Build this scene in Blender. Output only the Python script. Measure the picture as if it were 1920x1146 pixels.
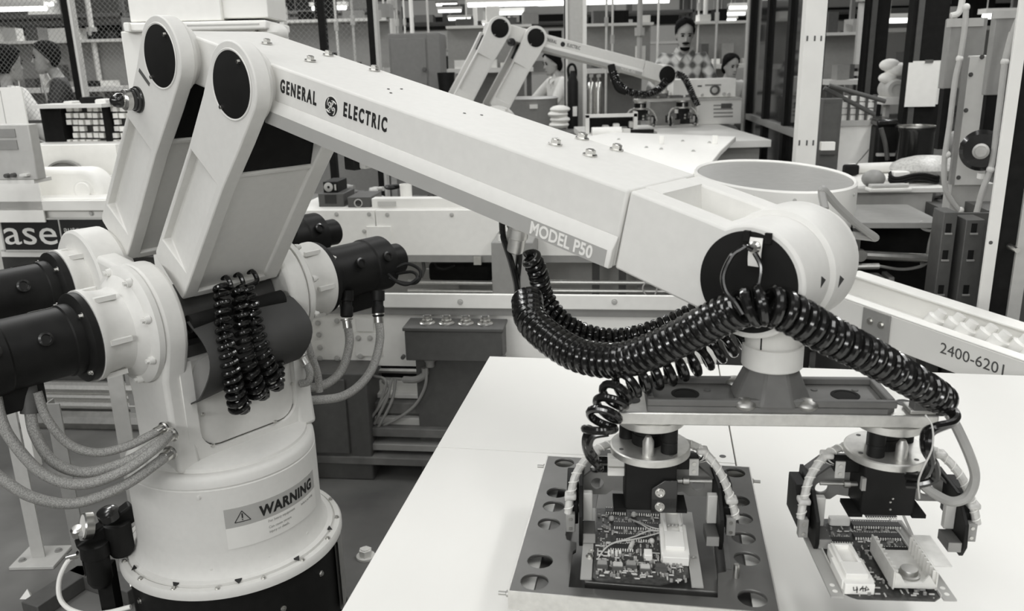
import bpy, bmesh, math, random
from mathutils import Vector as V, Matrix as M
random.seed(7)
for o in list(bpy.data.objects): bpy.data.objects.remove(o)
SC = bpy.context.scene
COL = SC.collection
pi = math.pi
# ------------------------------------------------------------------ camera
FPX, CX, CY = 1575.0, 960.0, 573.0
CAMP = V((0, 0, 1.6))
_p, _r = math.radians(16.2), math.radians(1.4)
FW = V((0, math.cos(_p), -math.sin(_p)))
_U0 = V((0, math.sin(_p), math.cos(_p))); _R0 = V((1, 0, 0))
RT = _R0*math.cos(_r) - _U0*math.sin(_r)
UP = _U0*math.cos(_r) + _R0*math.sin(_r)
cd = bpy.data.cameras.new('camera'); cam = bpy.data.objects.new('camera', cd); COL.objects.link(cam)
cd.sensor_fit = 'HORIZONTAL'; cd.sensor_width = 36.0; cd.lens = 36.0*FPX/1920.0
cd.clip_start = 0.05; cd.clip_end = 200
cam.matrix_world = M(((RT.x, UP.x, -FW.x, 0), (RT.y, UP.y, -FW.y, 0), (RT.z, UP.z, -FW.z, 1.6), (0, 0, 0, 1)))
cd.dof.use_dof = True; cd.dof.focus_distance = 1.75; cd.dof.aperture_fstop = 7.0
SC.camera = cam
# ------------------------------------------------------------------ world and light
w = bpy.data.worlds.new('hall_air'); SC.world = w; w.use_nodes = True
w.node_tree.nodes['Background'].inputs['Color'].default_value = (1, 1, .985, 1)
w.node_tree.nodes['Background'].inputs['Strength'].default_value = 0.14
LAMPS = ((-4.6, -1.6, 3.2, 110, -.6, 2, 1.0), (-2.8, -3.4, 3.0, 165, -.2, 2.6, .8), (-1.2, -3.8, 2.9, 115, 0, 3, .6), (2.2, -3.0, 3.4, 50, .5, 3, .6),  # these four are added fill lights, aimed at the robot and panels
         (.6, -.9, 4.4, 66, None), (-1.0, -.7, 4.4, 44, None), (1.9, -.6, 4.4, 58, None),  # overhead row added in front to brighten the conveyor panels
         (-1.8, 1.6, 4.2, 52, None), (2.8, 1.8, 4.2, 44, None), (-2.6, 3.2, 4.2, 110, None), (.4, 2.6, 4.2, 24, None), (2.8, 3.2, 4.2, 140, None),
         (-3.5, 6.8, 4.4, 200, None), (0, 6.6, 4.4, 90, None), (3.5, 6.4, 4.4, 130, None), (-4, 11.5, 4.6, 480, None), (1, 12.0, 4.6, 260, None), (6, 12.0, 4.6, 260, None), (-3, 20, 4.8, 560, None), (4, 20, 4.8, 560, None))
def area(name, loc, target, sx, sy, watts):
    l = bpy.data.lights.new(name, 'AREA'); l.shape = 'RECTANGLE'; l.size = sx; l.size_y = sy; l.energy = watts
    l.color = (1, 1, .985)
    o = bpy.data.objects.new(name, l); COL.objects.link(o); o.location = loc
    o.rotation_euler = (V(target)-V(loc)).to_track_quat('-Z', 'Y').to_euler()
    return o
for q in LAMPS:
    area('ceiling_and_fill_light', q[:3], (q[0], q[1], 0) if q[4] is None else q[4:7], .5 if q[4] is None else 2.4, 2.4 if q[4] is None else .8, q[3])
VS = SC.view_settings
VS.view_transform = 'Standard'; VS.look = 'None'; VS.exposure = -1.15; VS.gamma = 1.0; VS.use_curve_mapping = False
# ------------------------------------------------------------------ pixel to place (survey of the photograph)
def ray(x, y): return FW + RT*((x-CX)/FPX) - UP*((y-CY)/FPX)
def atd(x, y, d): return CAMP + ray(x, y)*d
def onz(x, y, z):
    r = ray(x, y); return CAMP + r*((z-1.6)/r.z)
def aty(x, y, Y):
    r = ray(x, y); return CAMP + r*(Y/r.y)
# ------------------------------------------------------------------ materials
def mat(name, v, rough=.5, metal=0.0, var=.06, scale=30, bump=0.0, coat=0.0, spec=.5, emit=0, alpha=1.0):
    m = bpy.data.materials.new(name); m.use_nodes = True
    nt = m.node_tree; b = nt.nodes['Principled BSDF']
    tc = nt.nodes.new('ShaderNodeTexCoord'); nz = nt.nodes.new('ShaderNodeTexNoise'); nz.inputs['Scale'].default_value = scale
    nz.inputs['Detail'].default_value = 4
    rp = nt.nodes.new('ShaderNodeValToRGB')
    a, c = v*(1-var), min(1, v*(1+var))
    rp.color_ramp.elements[0].position = .3; rp.color_ramp.elements[1].position = .7
    rp.color_ramp.elements[0].color = (a, a*.992, a*.955, 1); rp.color_ramp.elements[1].color = (c, c*.992, c*.955, 1)
    nt.links.new(tc.outputs['Object'], nz.inputs['Vector']); nt.links.new(nz.outputs['Fac'], rp.inputs['Fac'])
    nt.links.new(rp.outputs['Color'], b.inputs['Base Color'])
    b.inputs['Roughness'].default_value = rough; b.inputs['Metallic'].default_value = metal
    b.inputs['Coat Weight'].default_value = coat; b.inputs['Specular IOR Level'].default_value = spec
    if bump:
        bp = nt.nodes.new('ShaderNodeBump'); bp.inputs['Strength'].default_value = bump; bp.inputs['Distance'].default_value = .002
        n2 = nt.nodes.new('ShaderNodeTexNoise'); n2.inputs['Scale'].default_value = scale*6
        nt.links.new(tc.outputs['Object'], n2.inputs['Vector']); nt.links.new(n2.outputs['Fac'], bp.inputs['Height'])
        nt.links.new(bp.outputs['Normal'], b.inputs['Normal'])
    if emit:
        b.inputs['Emission Color'].default_value = (1, 1, .98, 1); b.inputs['Emission Strength'].default_value = emit
    if alpha < 1: b.inputs['Alpha'].default_value = alpha
    return m
MT = {}
def mk(n, *a, **k): MT[n] = mat(n, *a, **k)
mk('robot_paint', .70, .55, var=.02, scale=60, bump=.05, spec=.35)
mk('white_paint', .85, .5, var=.03, scale=8)
mk('white_bright', .94, .6, var=.02)
mk('table_laminate', .83, .45, var=.015, scale=3)
mk('stripe_grey', .38, .45, var=.02)
mk('black_gloss', .014, .22, var=.2, coat=.4)
mk('black_satin', .010, .5, var=.2, spec=.22)
mk('black_matte', .012, .8, var=.2, spec=.15)
mk('disc_black', .012, .85, var=.1, spec=.15)
mk('hose_black', .009, .16, var=.2, coat=.25)
mk('steel', .62, .28, metal=1, var=.08)
mk('steel_dull', .45, .45, metal=1, var=.12, bump=.05)
mk('alu', .66, .42, metal=.85, var=.07, scale=90, bump=.05)
mk('alu_panel', .14, .38, metal=.5, var=.12, scale=14)
mk('alu_bright', .72, .38, metal=.25, var=.06, scale=90)
mk('pin_bright', .8, .4, var=.05)
mk('panel_grey', .66, .5, var=.03)
mk('bracket_grey', .27, .5, var=.08)
mk('cast_grey', .13, .55, var=.12, bump=.08)
mk('mid_grey', .30, .5, var=.05)
mk('dark_grey', .09, .55, var=.1)
mk('light_grey', .52, .5, var=.05)
mk('rubber_sheet', .04, .65, var=.12, scale=12)
mk('braid', .40, .5, metal=.4, var=.42, scale=360, bump=.6)
mk('label_grey', .42, .5, var=.03)
mk('label_white', .78, .5, var=.02)
mk('ink', .012, .6, var=.05)
mk('pcb', .045, .4, var=.5, scale=160)
mk('chip', .02, .5, var=.1)
mk('solder', .75, .3, metal=.8, var=.1)
mk('plastic_white', .85, .4, var=.02)
mk('hose_grey', .34, .5, var=.08)
mk('hose_clear', .55, .35, var=.2, scale=90)
mk('floor_paint', .16, .65, var=.35, scale=2.5)
mk('locker_grey', .19, .55, var=.05)
mk('wood', .16, .7, var=.3, scale=9)
# ------------------------------------------------------------------ mesh builder
def frame(d):
    d = V(d).normalized(); a = V((0, 0, 1)) if abs(d.z) < .9 else V((1, 0, 0))
    x = a.cross(d).normalized(); y = d.cross(x); return x, y, d
class MB:
    def __init__(s): s.v = []; s.f = []
    def add(s, vs, fs):
        b = len(s.v); s.v += [tuple(q) for q in vs]; s.f += [tuple(i+b for i in f) for f in fs]; return s
    def box(s, x0, x1, y0, y1, z0, z1, mtx=None):
        vs = [V((x, y, z)) for z in (z0, z1) for y in (y0, y1) for x in (x0, x1)]
        if mtx: vs = [mtx @ q for q in vs]
        return s.add(vs, [(0, 2, 3, 1), (4, 5, 7, 6), (0, 1, 5, 4), (2, 6, 7, 3), (0, 4, 6, 2), (1, 3, 7, 5)])
    def cbox(s, c, d, rz=0, mtx=None):
        m = M.Translation(c) @ M.Rotation(rz, 4, 'Z')
        if mtx: m = mtx @ m
        return s.box(-d[0]/2, d[0]/2, -d[1]/2, d[1]/2, -d[2]/2, d[2]/2, m)
    def lathe(s, p0, ax, prof, n=32, a0=0, a1=2*pi):
        x, y, d = frame(ax); p0 = V(p0); full = abs(a1-a0-2*pi) < 1e-6; k = n if full else n+1
        vs = []; fs = []
        for r, t in prof:
            for i in range(k):
                a = a0+(a1-a0)*i/n; vs.append(p0+d*t+(x*math.cos(a)+y*math.sin(a))*r)
        for j in range(len(prof)-1):
            for i in range(n):
                i2 = (i+1) % k; fs.append((j*k+i, j*k+i2, (j+1)*k+i2, (j+1)*k+i))
        if full:
            if prof[0][0] > 1e-6: fs.append(tuple(range(k-1, -1, -1)))
            if prof[-1][0] > 1e-6: fs.append(tuple((len(prof)-1)*k+i for i in range(k)))
        return s.add(vs, fs)
    def cyl(s, p0, p1, r, r1=None, n=24):
        p0, p1 = V(p0), V(p1); return s.lathe(p0, p1-p0, [(r, 0), (r if r1 is None else r1, (p1-p0).length)], n)
    def prism(s, poly, f, t0, t1):          # f(a,b,t) -> point
        n = len(poly); vs = [f(a, b, t0) for a, b in poly]+[f(a, b, t1) for a, b in poly]
        fs = [tuple(range(n)), tuple(range(2*n-1, n-1, -1))]+[(i, (i+1) % n, n+(i+1) % n, n+i) for i in range(n)]
        return s.add(vs, fs)
    def tube(s, pts, r, n=8, caps=True):
        pts = [V(p) for p in pts]; m = len(pts); vs = []; fs = []
        t = (pts[1]-pts[0]).normalized(); x, y, _ = frame(t)
        for i, p in enumerate(pts):
            a = pts[max(i-1, 0)]; b = pts[min(i+1, m-1)]; t2 = (b-a)
            if t2.length > 1e-9:
                t2.normalize(); q = t.rotation_difference(t2); x = q @ x; y = q @ y; t = t2
            rr = r(i/(m-1)) if callable(r) else r
            for k in range(n):
                an = 2*pi*k/n; vs.append(p+(x*math.cos(an)+y*math.sin(an))*rr)
        for i in range(m-1):
            for k in range(n):
                k2 = (k+1) % n; fs.append((i*n+k, i*n+k2, (i+1)*n+k2, (i+1)*n+k))
        if caps: fs += [tuple(range(n-1, -1, -1)), tuple((m-1)*n+k for k in range(n))]
        return s.add(vs, fs)
    def ell(s, c, rx, ry, rz, nu=14, nv=10, mtx=None):
        c = V(c); vs = []; fs = []
        for j in range(nv+1):
            th = pi*j/nv
            for i in range(nu):
                ph = 2*pi*i/nu; q = V((rx*math.sin(th)*math.cos(ph), ry*math.sin(th)*math.sin(ph), rz*math.cos(th)))
                vs.append(c+(mtx @ q if mtx else q))
        for j in range(nv):
            for i in range(nu):
                i2 = (i+1) % nu; fs.append((j*nu+i, (j+1)*nu+i, (j+1)*nu+i2, j*nu+i2))
        return s.add(vs, fs)
    def sheet(s, rows, th):                  # rows of points, solid with thickness th along approx normal
        R = len(rows); Cn = len(rows[0]); P = [[V(p) for p in r] for r in rows]; vs = []; N = []
        for i in range(R):
            for j in range(Cn):
                du = P[min(i+1, R-1)][j]-P[max(i-1, 0)][j]; dv = P[i][min(j+1, Cn-1)]-P[i][max(j-1, 0)]
                nn = du.cross(dv); nn = nn.normalized() if nn.length > 1e-12 else V((0, 0, 1)); N.append(nn); vs.append(P[i][j])
        vs2 = [vs[k]+N[k]*th for k in range(len(vs))]; b = len(vs); fs = []
        for i in range(R-1):
            for j in range(Cn-1):
                a = i*Cn+j; fs.append((a, a+1, a+Cn+1, a+Cn)); fs.append((b+a, b+a+Cn, b+a+Cn+1, b+a+1))
        for j in range(Cn-1):
            fs.append((j, b+j, b+j+1, j+1)); a = (R-1)*Cn+j; fs.append((a, a+1, b+a+1, b+a))
        for i in range(R-1):
            a = i*Cn; fs.append((a, a+Cn, b+a+Cn, b+a)); a += Cn-1; fs.append((a, b+a, b+a+Cn, a+Cn))
        return s.add(vs+vs2, fs)
    def mesh(s, name, m, smooth=35):
        me = bpy.data.meshes.new(name); me.from_pydata(s.v, [], s.f)
        bm = bmesh.new(); bm.from_mesh(me); bmesh.ops.remove_doubles(bm, verts=bm.verts, dist=1e-6)
        bmesh.ops.recalc_face_normals(bm, faces=bm.faces); bm.to_mesh(me); bm.free()
        if smooth: me.shade_smooth(); me.set_sharp_from_angle(angle=math.radians(smooth))
        me.materials.append(MT[m] if isinstance(m, str) else m)
        return me
    def build(s, name, m, parent=None, bev=0, seg=2, smooth=35, label=None):
        o = bpy.data.objects.new(name, s.mesh(name, m, smooth)); COL.objects.link(o)
        if parent is not None: o.parent = parent
        if bev:
            bv = o.modifiers.new('bevel', 'BEVEL'); bv.width = bev; bv.segments = seg; bv.limit_method = 'ANGLE'; bv.angle_limit = math.radians(40)
            bv.harden_normals = False
        if label: o['label'] = label
        return o
def tag(o, label, cat, group=None, kind=None):
    if label: o['label'] = label
    if cat: o['category'] = cat
    if group: o['group'] = group
    if kind: o['kind'] = kind
    return o
def thing(name, label, cat, loc=(0, 0, 0), rz=0, group=None):
    o = bpy.data.objects.new(name, None); COL.objects.link(o); o.location = loc; o.rotation_euler = (0, 0, rz); o.empty_display_size = .1
    return tag(o, label, cat, group)
def struct(o): o['kind'] = 'structure'; return o
def copy_tree(o, parent=None):
    c = o.copy(); COL.objects.link(c); c.parent = parent
    for ch in list(o.children): copy_tree(ch, c)
    return c
def smoothpath(pts, n=12):                    # Catmull-Rom
    P = [V(p) for p in pts]; P = [P[0]*2-P[1]]+P+[P[-1]*2-P[-2]]; out = []
    for i in range(1, len(P)-2):
        a, b, c, d = P[i-1:i+3]
        for k in range(n):
            t = k/n; out.append(.5*((2*b)+(c-a)*t+(2*a-5*b+4*c-d)*t*t+(3*b-a-3*c+d)*t**3))
    out.append(P[-2]); return out
def coilpath(pts, R, pitch, per=14, R1=None, ph=0, up=(0, 0, 1)):
    sp = smoothpath(pts, 24); L = [0]
    for i in range(1, len(sp)): L.append(L[-1]+(sp[i]-sp[i-1]).length)
    tot = L[-1]; n = int(tot/pitch*per); out = []; j = 0
    t = (sp[1]-sp[0]).normalized(); x, y, _ = frame(t)
    for k in range(n+1):
        d = tot*k/n
        while j < len(L)-2 and L[j+1] < d: j += 1
        q = sp[j].lerp(sp[j+1], (d-L[j])/max(1e-9, L[j+1]-L[j])); t2 = (sp[j+1]-sp[j]).normalized()
        rot = t.rotation_difference(t2); x = rot @ x; y = rot @ y; t = t2
        rr = R if R1 is None else R+(R1-R)*k/n
        an = 2*pi*d/pitch+ph; out.append(q+(x*math.cos(an)+y*math.sin(an))*rr)
    return out
def text_mesh(body, size, m, xs=1.0, weight=0.0, extrude=.0004, align='LEFT', shear=0.0, space=1.0, fn=None, name='lettering'):
    c = bpy.data.curves.new('t', 'FONT'); c.body = body; c.size = size; c.offset = weight; c.extrude = extrude; c.align_x = align
    c.shear = shear; c.space_character = space; c.resolution_u = 3
    t = bpy.data.objects.new('t', c); COL.objects.link(t)
    dg = bpy.context.evaluated_depsgraph_get(); dg.update()
    me = bpy.data.meshes.new_from_object(t.evaluated_get(dg)); bpy.data.objects.remove(t); bpy.data.curves.remove(c)
    for v in me.vertices:
        q = V((v.co.x*xs, v.co.y, v.co.z)); v.co = fn(q) if fn else q
    me.name = name; me.materials.clear(); me.materials.append(MT[m]); return me
def text_obj(name, parent, *a, **k):
    o = bpy.data.objects.new(name, text_mesh(*a, name=name, **k)); COL.objects.link(o)
    if parent is not None: o.parent = parent
    return o
def holed(outer, holes, th, name, m, parent=None, bev=0):     # flat plate with holes, local XY, thickness downward from z=0
    c = bpy.data.curves.new(name, 'CURVE'); c.dimensions = '2D'; c.fill_mode = 'BOTH'; c.extrude = th/2
    for poly in [outer]+holes:
        s = c.splines.new('POLY'); s.points.add(len(poly)-1); s.use_cyclic_u = True
        for i, (x, y) in enumerate(poly): s.points[i].co = (x, y, 0, 1)
    t = bpy.data.objects.new('t', c); COL.objects.link(t)
    dg = bpy.context.evaluated_depsgraph_get(); dg.update()
    me = bpy.data.meshes.new_from_object(t.evaluated_get(dg)); bpy.data.objects.remove(t); bpy.data.curves.remove(c)
    for v in me.vertices: v.co.z -= th/2
    me.materials.clear(); me.materials.append(MT[m]); me.name = name
    bm = bmesh.new(); bm.from_mesh(me); bmesh.ops.remove_doubles(bm, verts=bm.verts, dist=1e-6); bmesh.ops.recalc_face_normals(bm, faces=bm.faces); bm.to_mesh(me); bm.free()
    o = bpy.data.objects.new(name, me); COL.objects.link(o)
    if parent is not None: o.parent = parent
    return o
def circ(cx, cy, r, n=24, ry=None): return [(cx+r*math.cos(2*pi*i/n), cy+(ry or r)*math.sin(2*pi*i/n)) for i in range(n)]
def rrect(x0, x1, y0, y1, r, n=5):
    out = []
    for cx, cy, a in ((x1-r, y1-r, 0), (x0+r, y1-r, pi/2), (x0+r, y0+r, pi), (x1-r, y0+r, 1.5*pi)):
        for k in range(n+1): out.append((cx+r*math.cos(a+pi/2*k/n), cy+r*math.sin(a+pi/2*k/n)))
    return out
def hexbolt(mb, p, ax, r, h, washer=True):
    p = V(p); d = V(ax).normalized()
    if washer: mb.cyl(p, p+d*h*.25, r*1.45, n=14)
    mb.cyl(p, p+d*h, r, n=6)
    mb.cyl(p+d*h, p+d*h*1.12, r*.7, n=8)
# ------------------------------------------------------------------ industrial robot
def make_robot(name, label, loc, rz, adeg, bdeg, near=True):
    T = thing(name, label, 'robot', loc, rz)
    a, b = math.radians(adeg), math.radians(bdeg); L1, r = .716, .288
    sa, ca, sb, cb = math.sin(a), math.cos(a), math.sin(b), math.cos(b)
    S = (0.0, .994); SR = (-r*cb, .994+r*sb); EL = (S[0]+L1*sa, S[1]+L1*ca)
    def LK(o): return lambda p, q, v: V((o[0]+p*sa+q*ca, v, o[1]+p*ca-q*sa))
    FL, RL = LK(S), LK(SR)
    def FA(s, t, v): return V((EL[0]+s*cb+t*sb, v, EL[1]-s*sb+t*cb))
    fdir = V((cb, 0, -sb)); fup = V((sb, 0, cb)); Y = V((0, 1, 0))
    # base
    MB().lathe((0, 0, 0), (0, 0, 1), [(.30, 0), (.30, .03), (.285, .035), (.285, .297)], 64).build('pedestal', 'black_satin', T)
    MB().lathe((0, 0, 0), (0, 0, 1), [(.29, .06), (.3, .06), (.3, .285), (.29, .285), (.29, .06)], 24, math.radians(38)+pi/2, math.radians(110)+pi/2).build('pedestal_cover', 'mid_grey', T)
    MB().lathe((0, 0, 0), (0, 0, 1), [(.296, .297), (.305, .302), (.305, .318), (.300, .326), (.286, .327), (.285, .323), (.281, .323), (.280, .331), (.266, .334), (.258, .346), (.252, .366), (.2505, .40)], 96).build('base_flange', 'robot_paint', T)
    MB().lathe((0, 0, 0), (0, 0, 1), [(.2505, .40), (.2505, .579), (.2485, .581), (.2485, .584), (.2505, .586), (.249, .604), (.243, .613), (.236, .616), (.222, .6165), (.218, .614), (.16, .616), (0, .618)], 96).build('base_drum', 'robot_paint', T)
    if near:
        for i in range(16):
            an = 2*pi*i/16+.1; mb = MB(); hexbolt(mb, (.292*math.cos(an), .292*math.sin(an), .3255), (0, 0, 1), .005, .006); mb.build('flange_bolt', 'steel', T)
        for i in range(5):
            an = math.radians(-95+33*i); p = V((.278*math.cos(an), .278*math.sin(an), .332)); e = V((math.cos(an), math.sin(an), 0)); t = V((-e.y, e.x, 0))
            MB().add([p+t*.009, p-t*.009, p+e*.012-V((0, 0, .004)), p+t*.009+V((0, 0, .004)), p-t*.009+V((0, 0, .004))], [(0, 1, 4, 3), (0, 2, 1), (3, 4, 2), (0, 3, 2), (1, 2, 4)]).build('pointer_mark', 'ink', T)
        for i in range(10):
            an = math.radians(-120+28*i); e = V((math.cos(an), math.sin(an), 0)); mb = MB(); hexbolt(mb, e*.285+V((0, 0, .24 if i % 2 else .21)), e, .006, .006); mb.build('pedestal_bolt', 'steel', T)
        for an, z in ((-44.9, .565), (-43.3, .358), (20, .36), (-10, .355)):
            e = V((math.cos(math.radians(an)), math.sin(math.radians(an)), 0)); mb = MB(); hexbolt(mb, e*.2505+V((0, 0, z)), e, .0045, .004); mb.build('drum_screw', 'robot_paint', T)
        def cylpatch(a0, a1, z0, z1, R, th, nm, m, par):
            rows = [[V((R*math.cos(x), R*math.sin(x), z)) for x in [math.radians(a0+(a1-a0)*k/20) for k in range(21)]] for z in (z1, z0)]
            return MB().sheet(rows, th).build(nm, m, par)
        wl = cylpatch(-32.4, 35, .408, .468, .2508, .0012, 'warning_label', 'label_white', T); wl['label'] = 'white lower half of the warning label'
        cylpatch(-32.4, 35, .468, .522, .2508, .0012, 'warning_band', 'label_grey', wl)
        def wrap(a0, z0):
            def f(q):
                an = math.radians(a0)+q.x/.252; R = .2523+q.z; return V((R*math.cos(an), R*math.sin(an), z0+q.y))
            return f
        text_obj('warning_lettering', wl, 'WARNING', .040, 'ink', xs=.92, weight=.0016, fn=wrap(-12.5, .480), shear=.08, space=1.08)
        for i, (tx, a0, z) in enumerate((('For heavy equipment', -8, .455), ('Can cause severe', -8, .437), ('injury or death.', -8, .424), ('before servicing', 17, .4535))):
            text_obj('small_print', wl, tx, .0105 if i != 3 else .0095, 'stripe_grey', xs=.95, fn=wrap(a0, z))
        mb = MB()
        tri = [V((-.02, 0, 0)), V((.02, 0, 0)), V((0, .03, 0))]
        f = wrap(-22.5, .481)
        for i in range(3):
            p, q = tri[i], tri[(i+1) % 3]; mb.tube([f(p.lerp(q, k/6)) for k in range(7)], .0011, 6)
        mb.tube([f(V((0, .010, 0))), f(V((0, .023, 0)))], .0018, 6); mb.tube([f(V((0, .0045, 0))), f(V((0, .0065, 0)))], .0018, 6)
        mb.build('warning_triangle', 'ink', wl)
    # body: lower casting and yoke plates
    def side(v0, v1, nm, c0, top):
        poly = [(.125, .612), (.115, .70), (.112, .86), (.145, .95)]+[(S[0]+.15*math.cos(math.radians(x)), S[1]+.15*math.sin(math.radians(x))) for x in range(-5, 116, 10)]
        poly += [(SR[0]+.12*math.cos(math.radians(x)), SR[1]+.10*math.sin(math.radians(x))) for x in range(80, 241, 16)] + [(-.16, .90), (-.10, .85), (-.085, .78), (-.085, .612)]
        return MB().prism(poly, lambda u, z, v: V((u, v, z)), v0, v1).build(nm, 'robot_paint', T, bev=.012, seg=3)
    side(-.190, -.128, 'yoke_plate', 0, 0)
    side(.172, .232, 'yoke_plate', 0, 0)
    MB().box(-.20, .096, -.13, .18, .612, .90).build('body_core', 'robot_paint', T, bev=.01)
    outer = rrect(-.150, .205, .613, .93, .05); inner = rrect(-.118, .178, .648, .98, .045)
    fr = holed([(-.15, .613), (.205, .613), (.205, .90), (.178, .90)]+[p for p in rrect(-.118, .178, .648, 1.2, .06)[::-1] if p[1] < .89]+[(-.118, .90), (-.15, .90)], [], .02, 'front_frame', 'robot_paint', T)
    # front_frame built in XY -> stand it up at u=.116
    for v_ in fr.data.vertices: x, y, z = v_.co; v_.co = (.117+z, x, y)
    MB().prism(rrect(-.112, .172, .652, .895, .05), lambda v, z, t: V((t, v, z)), .09, .104).build('front_panel', 'robot_paint', T)
    MB().box(-.12, .09, -.13, .18, .90, .93).build('yoke_saddle', 'dark_grey', T)
    # foot fillet on the drum
    MB().lathe((0, .01, .612), (0, 0, 1), [(.225, 0), (.222, .012), (.20, .02), (.1, .022)], 64).build('turntable', 'robot_paint', T)
    if near:
        for v, z in ((-.09, .657), (.10, .657), (.165, .75), (-.105, .75)):
            mb = MB(); hexbolt(mb, (.117, v, z), (1, 0, 0), .0045, .004); mb.build('panel_screw', 'steel', T)
    # shoulder drives
    def drive(o, v0, sgn, nm, full=True, big=True):
        k = 1.0 if big else .88; c = V((o[0], v0, o[1])); ax = (0, sgn, 0)
        g = MB().lathe(c, ax, [(.150*k, 0), (.150*k, .014), (.143*k, .022), (.128*k, .026), (.122*k, .034), (.104*k, .046), (.100*k, .062), (.104*k, .10), (.112*k, .113), (.112*k, .124), (.05, .125)], 64).build(nm+'_housing', 'robot_paint', T)
        for i in range(8):
            an = 2*pi*i/8+.3; p = c+V((.136*k*math.cos(an), sgn*.022, .136*k*math.sin(an))); mb = MB(); mb.cyl(p, p+V((0, sgn*.012, 0)), .011*k, .009*k, 12); mb.cyl(p+V((0, sgn*.012, 0)), p+V((0, sgn*.019, 0)), .006, n=6); mb.build('boss', 'robot_paint', g)
        for i in range(6):
            an = 2*pi*i/6; p = c+V((.108*k*math.cos(an), sgn*.085, .108*k*math.sin(an))); MB().cbox(p, (.012, .05, .012)).build('rib', 'robot_paint', g)
        q = c+V((0, sgn*.126, 0))
        m = MB().lathe(q, ax, [(.108*k, 0), (.108*k, .016), (.098*k, .022), (.086*k, .024), (.086*k, .045), (.082*k, .048), (.082*k, .18), (.086*k, .185), (.086*k, .255), (.074*k, .262), (.05*k, .264), (.05*k, .325), (.046*k, .33), (0, .331)], 48).build(nm, 'black_satin', T)
        for i in range(4):
            an = pi/4+i*pi/2; p = q+V((.097*k*math.cos(an), sgn*.02, .097*k*math.sin(an))); mb = MB(); hexbolt(mb, p, ax, .0055, .008); mb.build('motor_bolt', 'steel', m)
        for dz, dv in ((.0, .11), (.0, .215)):
            p = q+V((.074*k, sgn*dv, .035)); MB().lathe(p, (1, 0, .45), [(.016, 0), (.016, .012), (.011, .013), (.011, .009), (0, .009)], 16).build('brush_cap', 'black_gloss', m)
        p = q+V((-.01, sgn*.16, -.075*k)); MB().box(p.x-.035, p.x+.035, p.y-.05, p.y+.05, p.z-.055, p.z+.02).build('terminal_box', 'black_satin', m, bev=.006)
        if sgn < 0 and near: MB().lathe(q, ax, [(.083*k, .05), (.0832*k, .05), (.0832*k, .10), (.083*k, .10)], 8, math.radians(100), math.radians(128)).build('motor_plate', 'label_white', m)
        return q
    qn = drive(S, -.190, -1, 'motor'); qf = drive(S, .232, 1, 'motor')
    drive(SR, -.12, -1, 'rear_motor', big=False); drive(SR, .20, 1, 'rear_motor', big=False)
    MB().lathe((SR[0], -.12, SR[1]), (0, 1, 0), [(.135, -.075), (.142, -.07), (.142, .0), (.12, .03)], 40).build('rear_gear_cover', 'robot_paint', T)
    MB().cyl((S[0], -.12, S[1]), (S[0], .17, S[1]), .075, n=40).build('shoulder_shaft', 'dark_grey', T)
    # links
    def link(F, nm, vn, vf, full):
        def X(p, q, v): return F(p, q, v)
        pd, vb = .024, vn+.036
        head = [(L1+.088*math.sin(x), .088*math.cos(x)) for x in [math.radians(d) for d in range(0, 181, 6)]]
        O = [(.13, -.107), (.118, -.100), (.105, .036), (.108, .044), (.185, .0485), (.484, .064), (.62, .080)]+head+[(.63, -.082), (.484, -.084), (.185, -.1035)]
        n = len(O); vs = [X(p, q, vn) for p, q in O]+[X(p, q, vb) for p, q in O]
        ext = [X(.185, -.092, vn), X(.185, -.092, vn+pd), X(.185, .030, vn), X(.484, .046, vn), X(.484, -.0725, vn+pd), X(.484, -.0725, vn)]
        A0, A1, B0, B1, C1, C0_ = range(2*n, 2*n+6); e = n-1; d = n-2
        fs = [(0, 1, 2, 3, 4, B0, A0, e), (4, 5, B1, B0), (A1, B0, B1, C1), (A0, A1, B0), (C0_, B1, C1), (A0, C0_, C1, A1), (e, A0, C0_, d), tuple([d, C0_, B1]+list(range(5, n-2)))]
        fs += [tuple(range(2*n-1, n-1, -1))]+[(i, n+i, n+(i+1) % n, (i+1) % n) for i in range(n)]
        MB().add(vs+ext, fs).build(nm+'_cheek', 'robot_paint', T, bev=.003, smooth=9)
        # pivot ring, black cover and its screws
        cn = F(L1, 0, vn)
        MB().lathe(cn+Y*.0358, (0, 1, 0), [(.080, 0), (.0815, .002), (.0815, .008), (.065, .010), (.065, .03)], 56).build(nm+'_pivot_ring', 'robot_paint', T)
        d = MB().lathe(cn, (0, -1, 0), [(.0685, -.004), (.0685, .0012), (.067, .002), (0, .002)], 56).build('pivot_cover', 'disc_black', T)
        MB().lathe(cn, (0, -1, 0), [(.0688, -.001), (.0735, .0008), (.0715, .0025), (.0688, .0012)], 56).build('cover_rim', 'robot_paint', d)
        for s_ in (1, -1):
            p = cn+V((.042*s_, -.002, .045*s_)); mb = MB(); hexbolt(mb, p, (0, -1, 0), .0048, .006, False); mb.build('cover_screw', 'steel', d)
        # far cheek
        far = [(.118, -.100), (.105, .036), (.108, .044), (.484, .064), (.60, .074), (.66, .05), (.66, -.08), (.484, -.084), (.13, -.107)]
        MB().prism(far, X, vf-.045, vf).build(nm+'_far_cheek', 'robot_paint', T, bev=.004)
        # web and lips
        MB().prism([(.125, -.02), (.125, .036), (.525, .0575), (.525, -.02)], X, vn+.03, vf-.03).build(nm+'_web', 'robot_paint', T, bev=.002)
        MB().prism([(.105, .0), (.105, .0435), (.128, .045), (.128, .0)], X, vn+.03, vf-.03).build(nm+'_web_lip', 'robot_paint', T, bev=.004)
        MB().prism([(.510, .02), (.510, .062), (.524, .0627), (.524, .02)], X, vn+.03, vf-.03).build(nm+'_web_lip', 'robot_paint', T, bev=.004)
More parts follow.
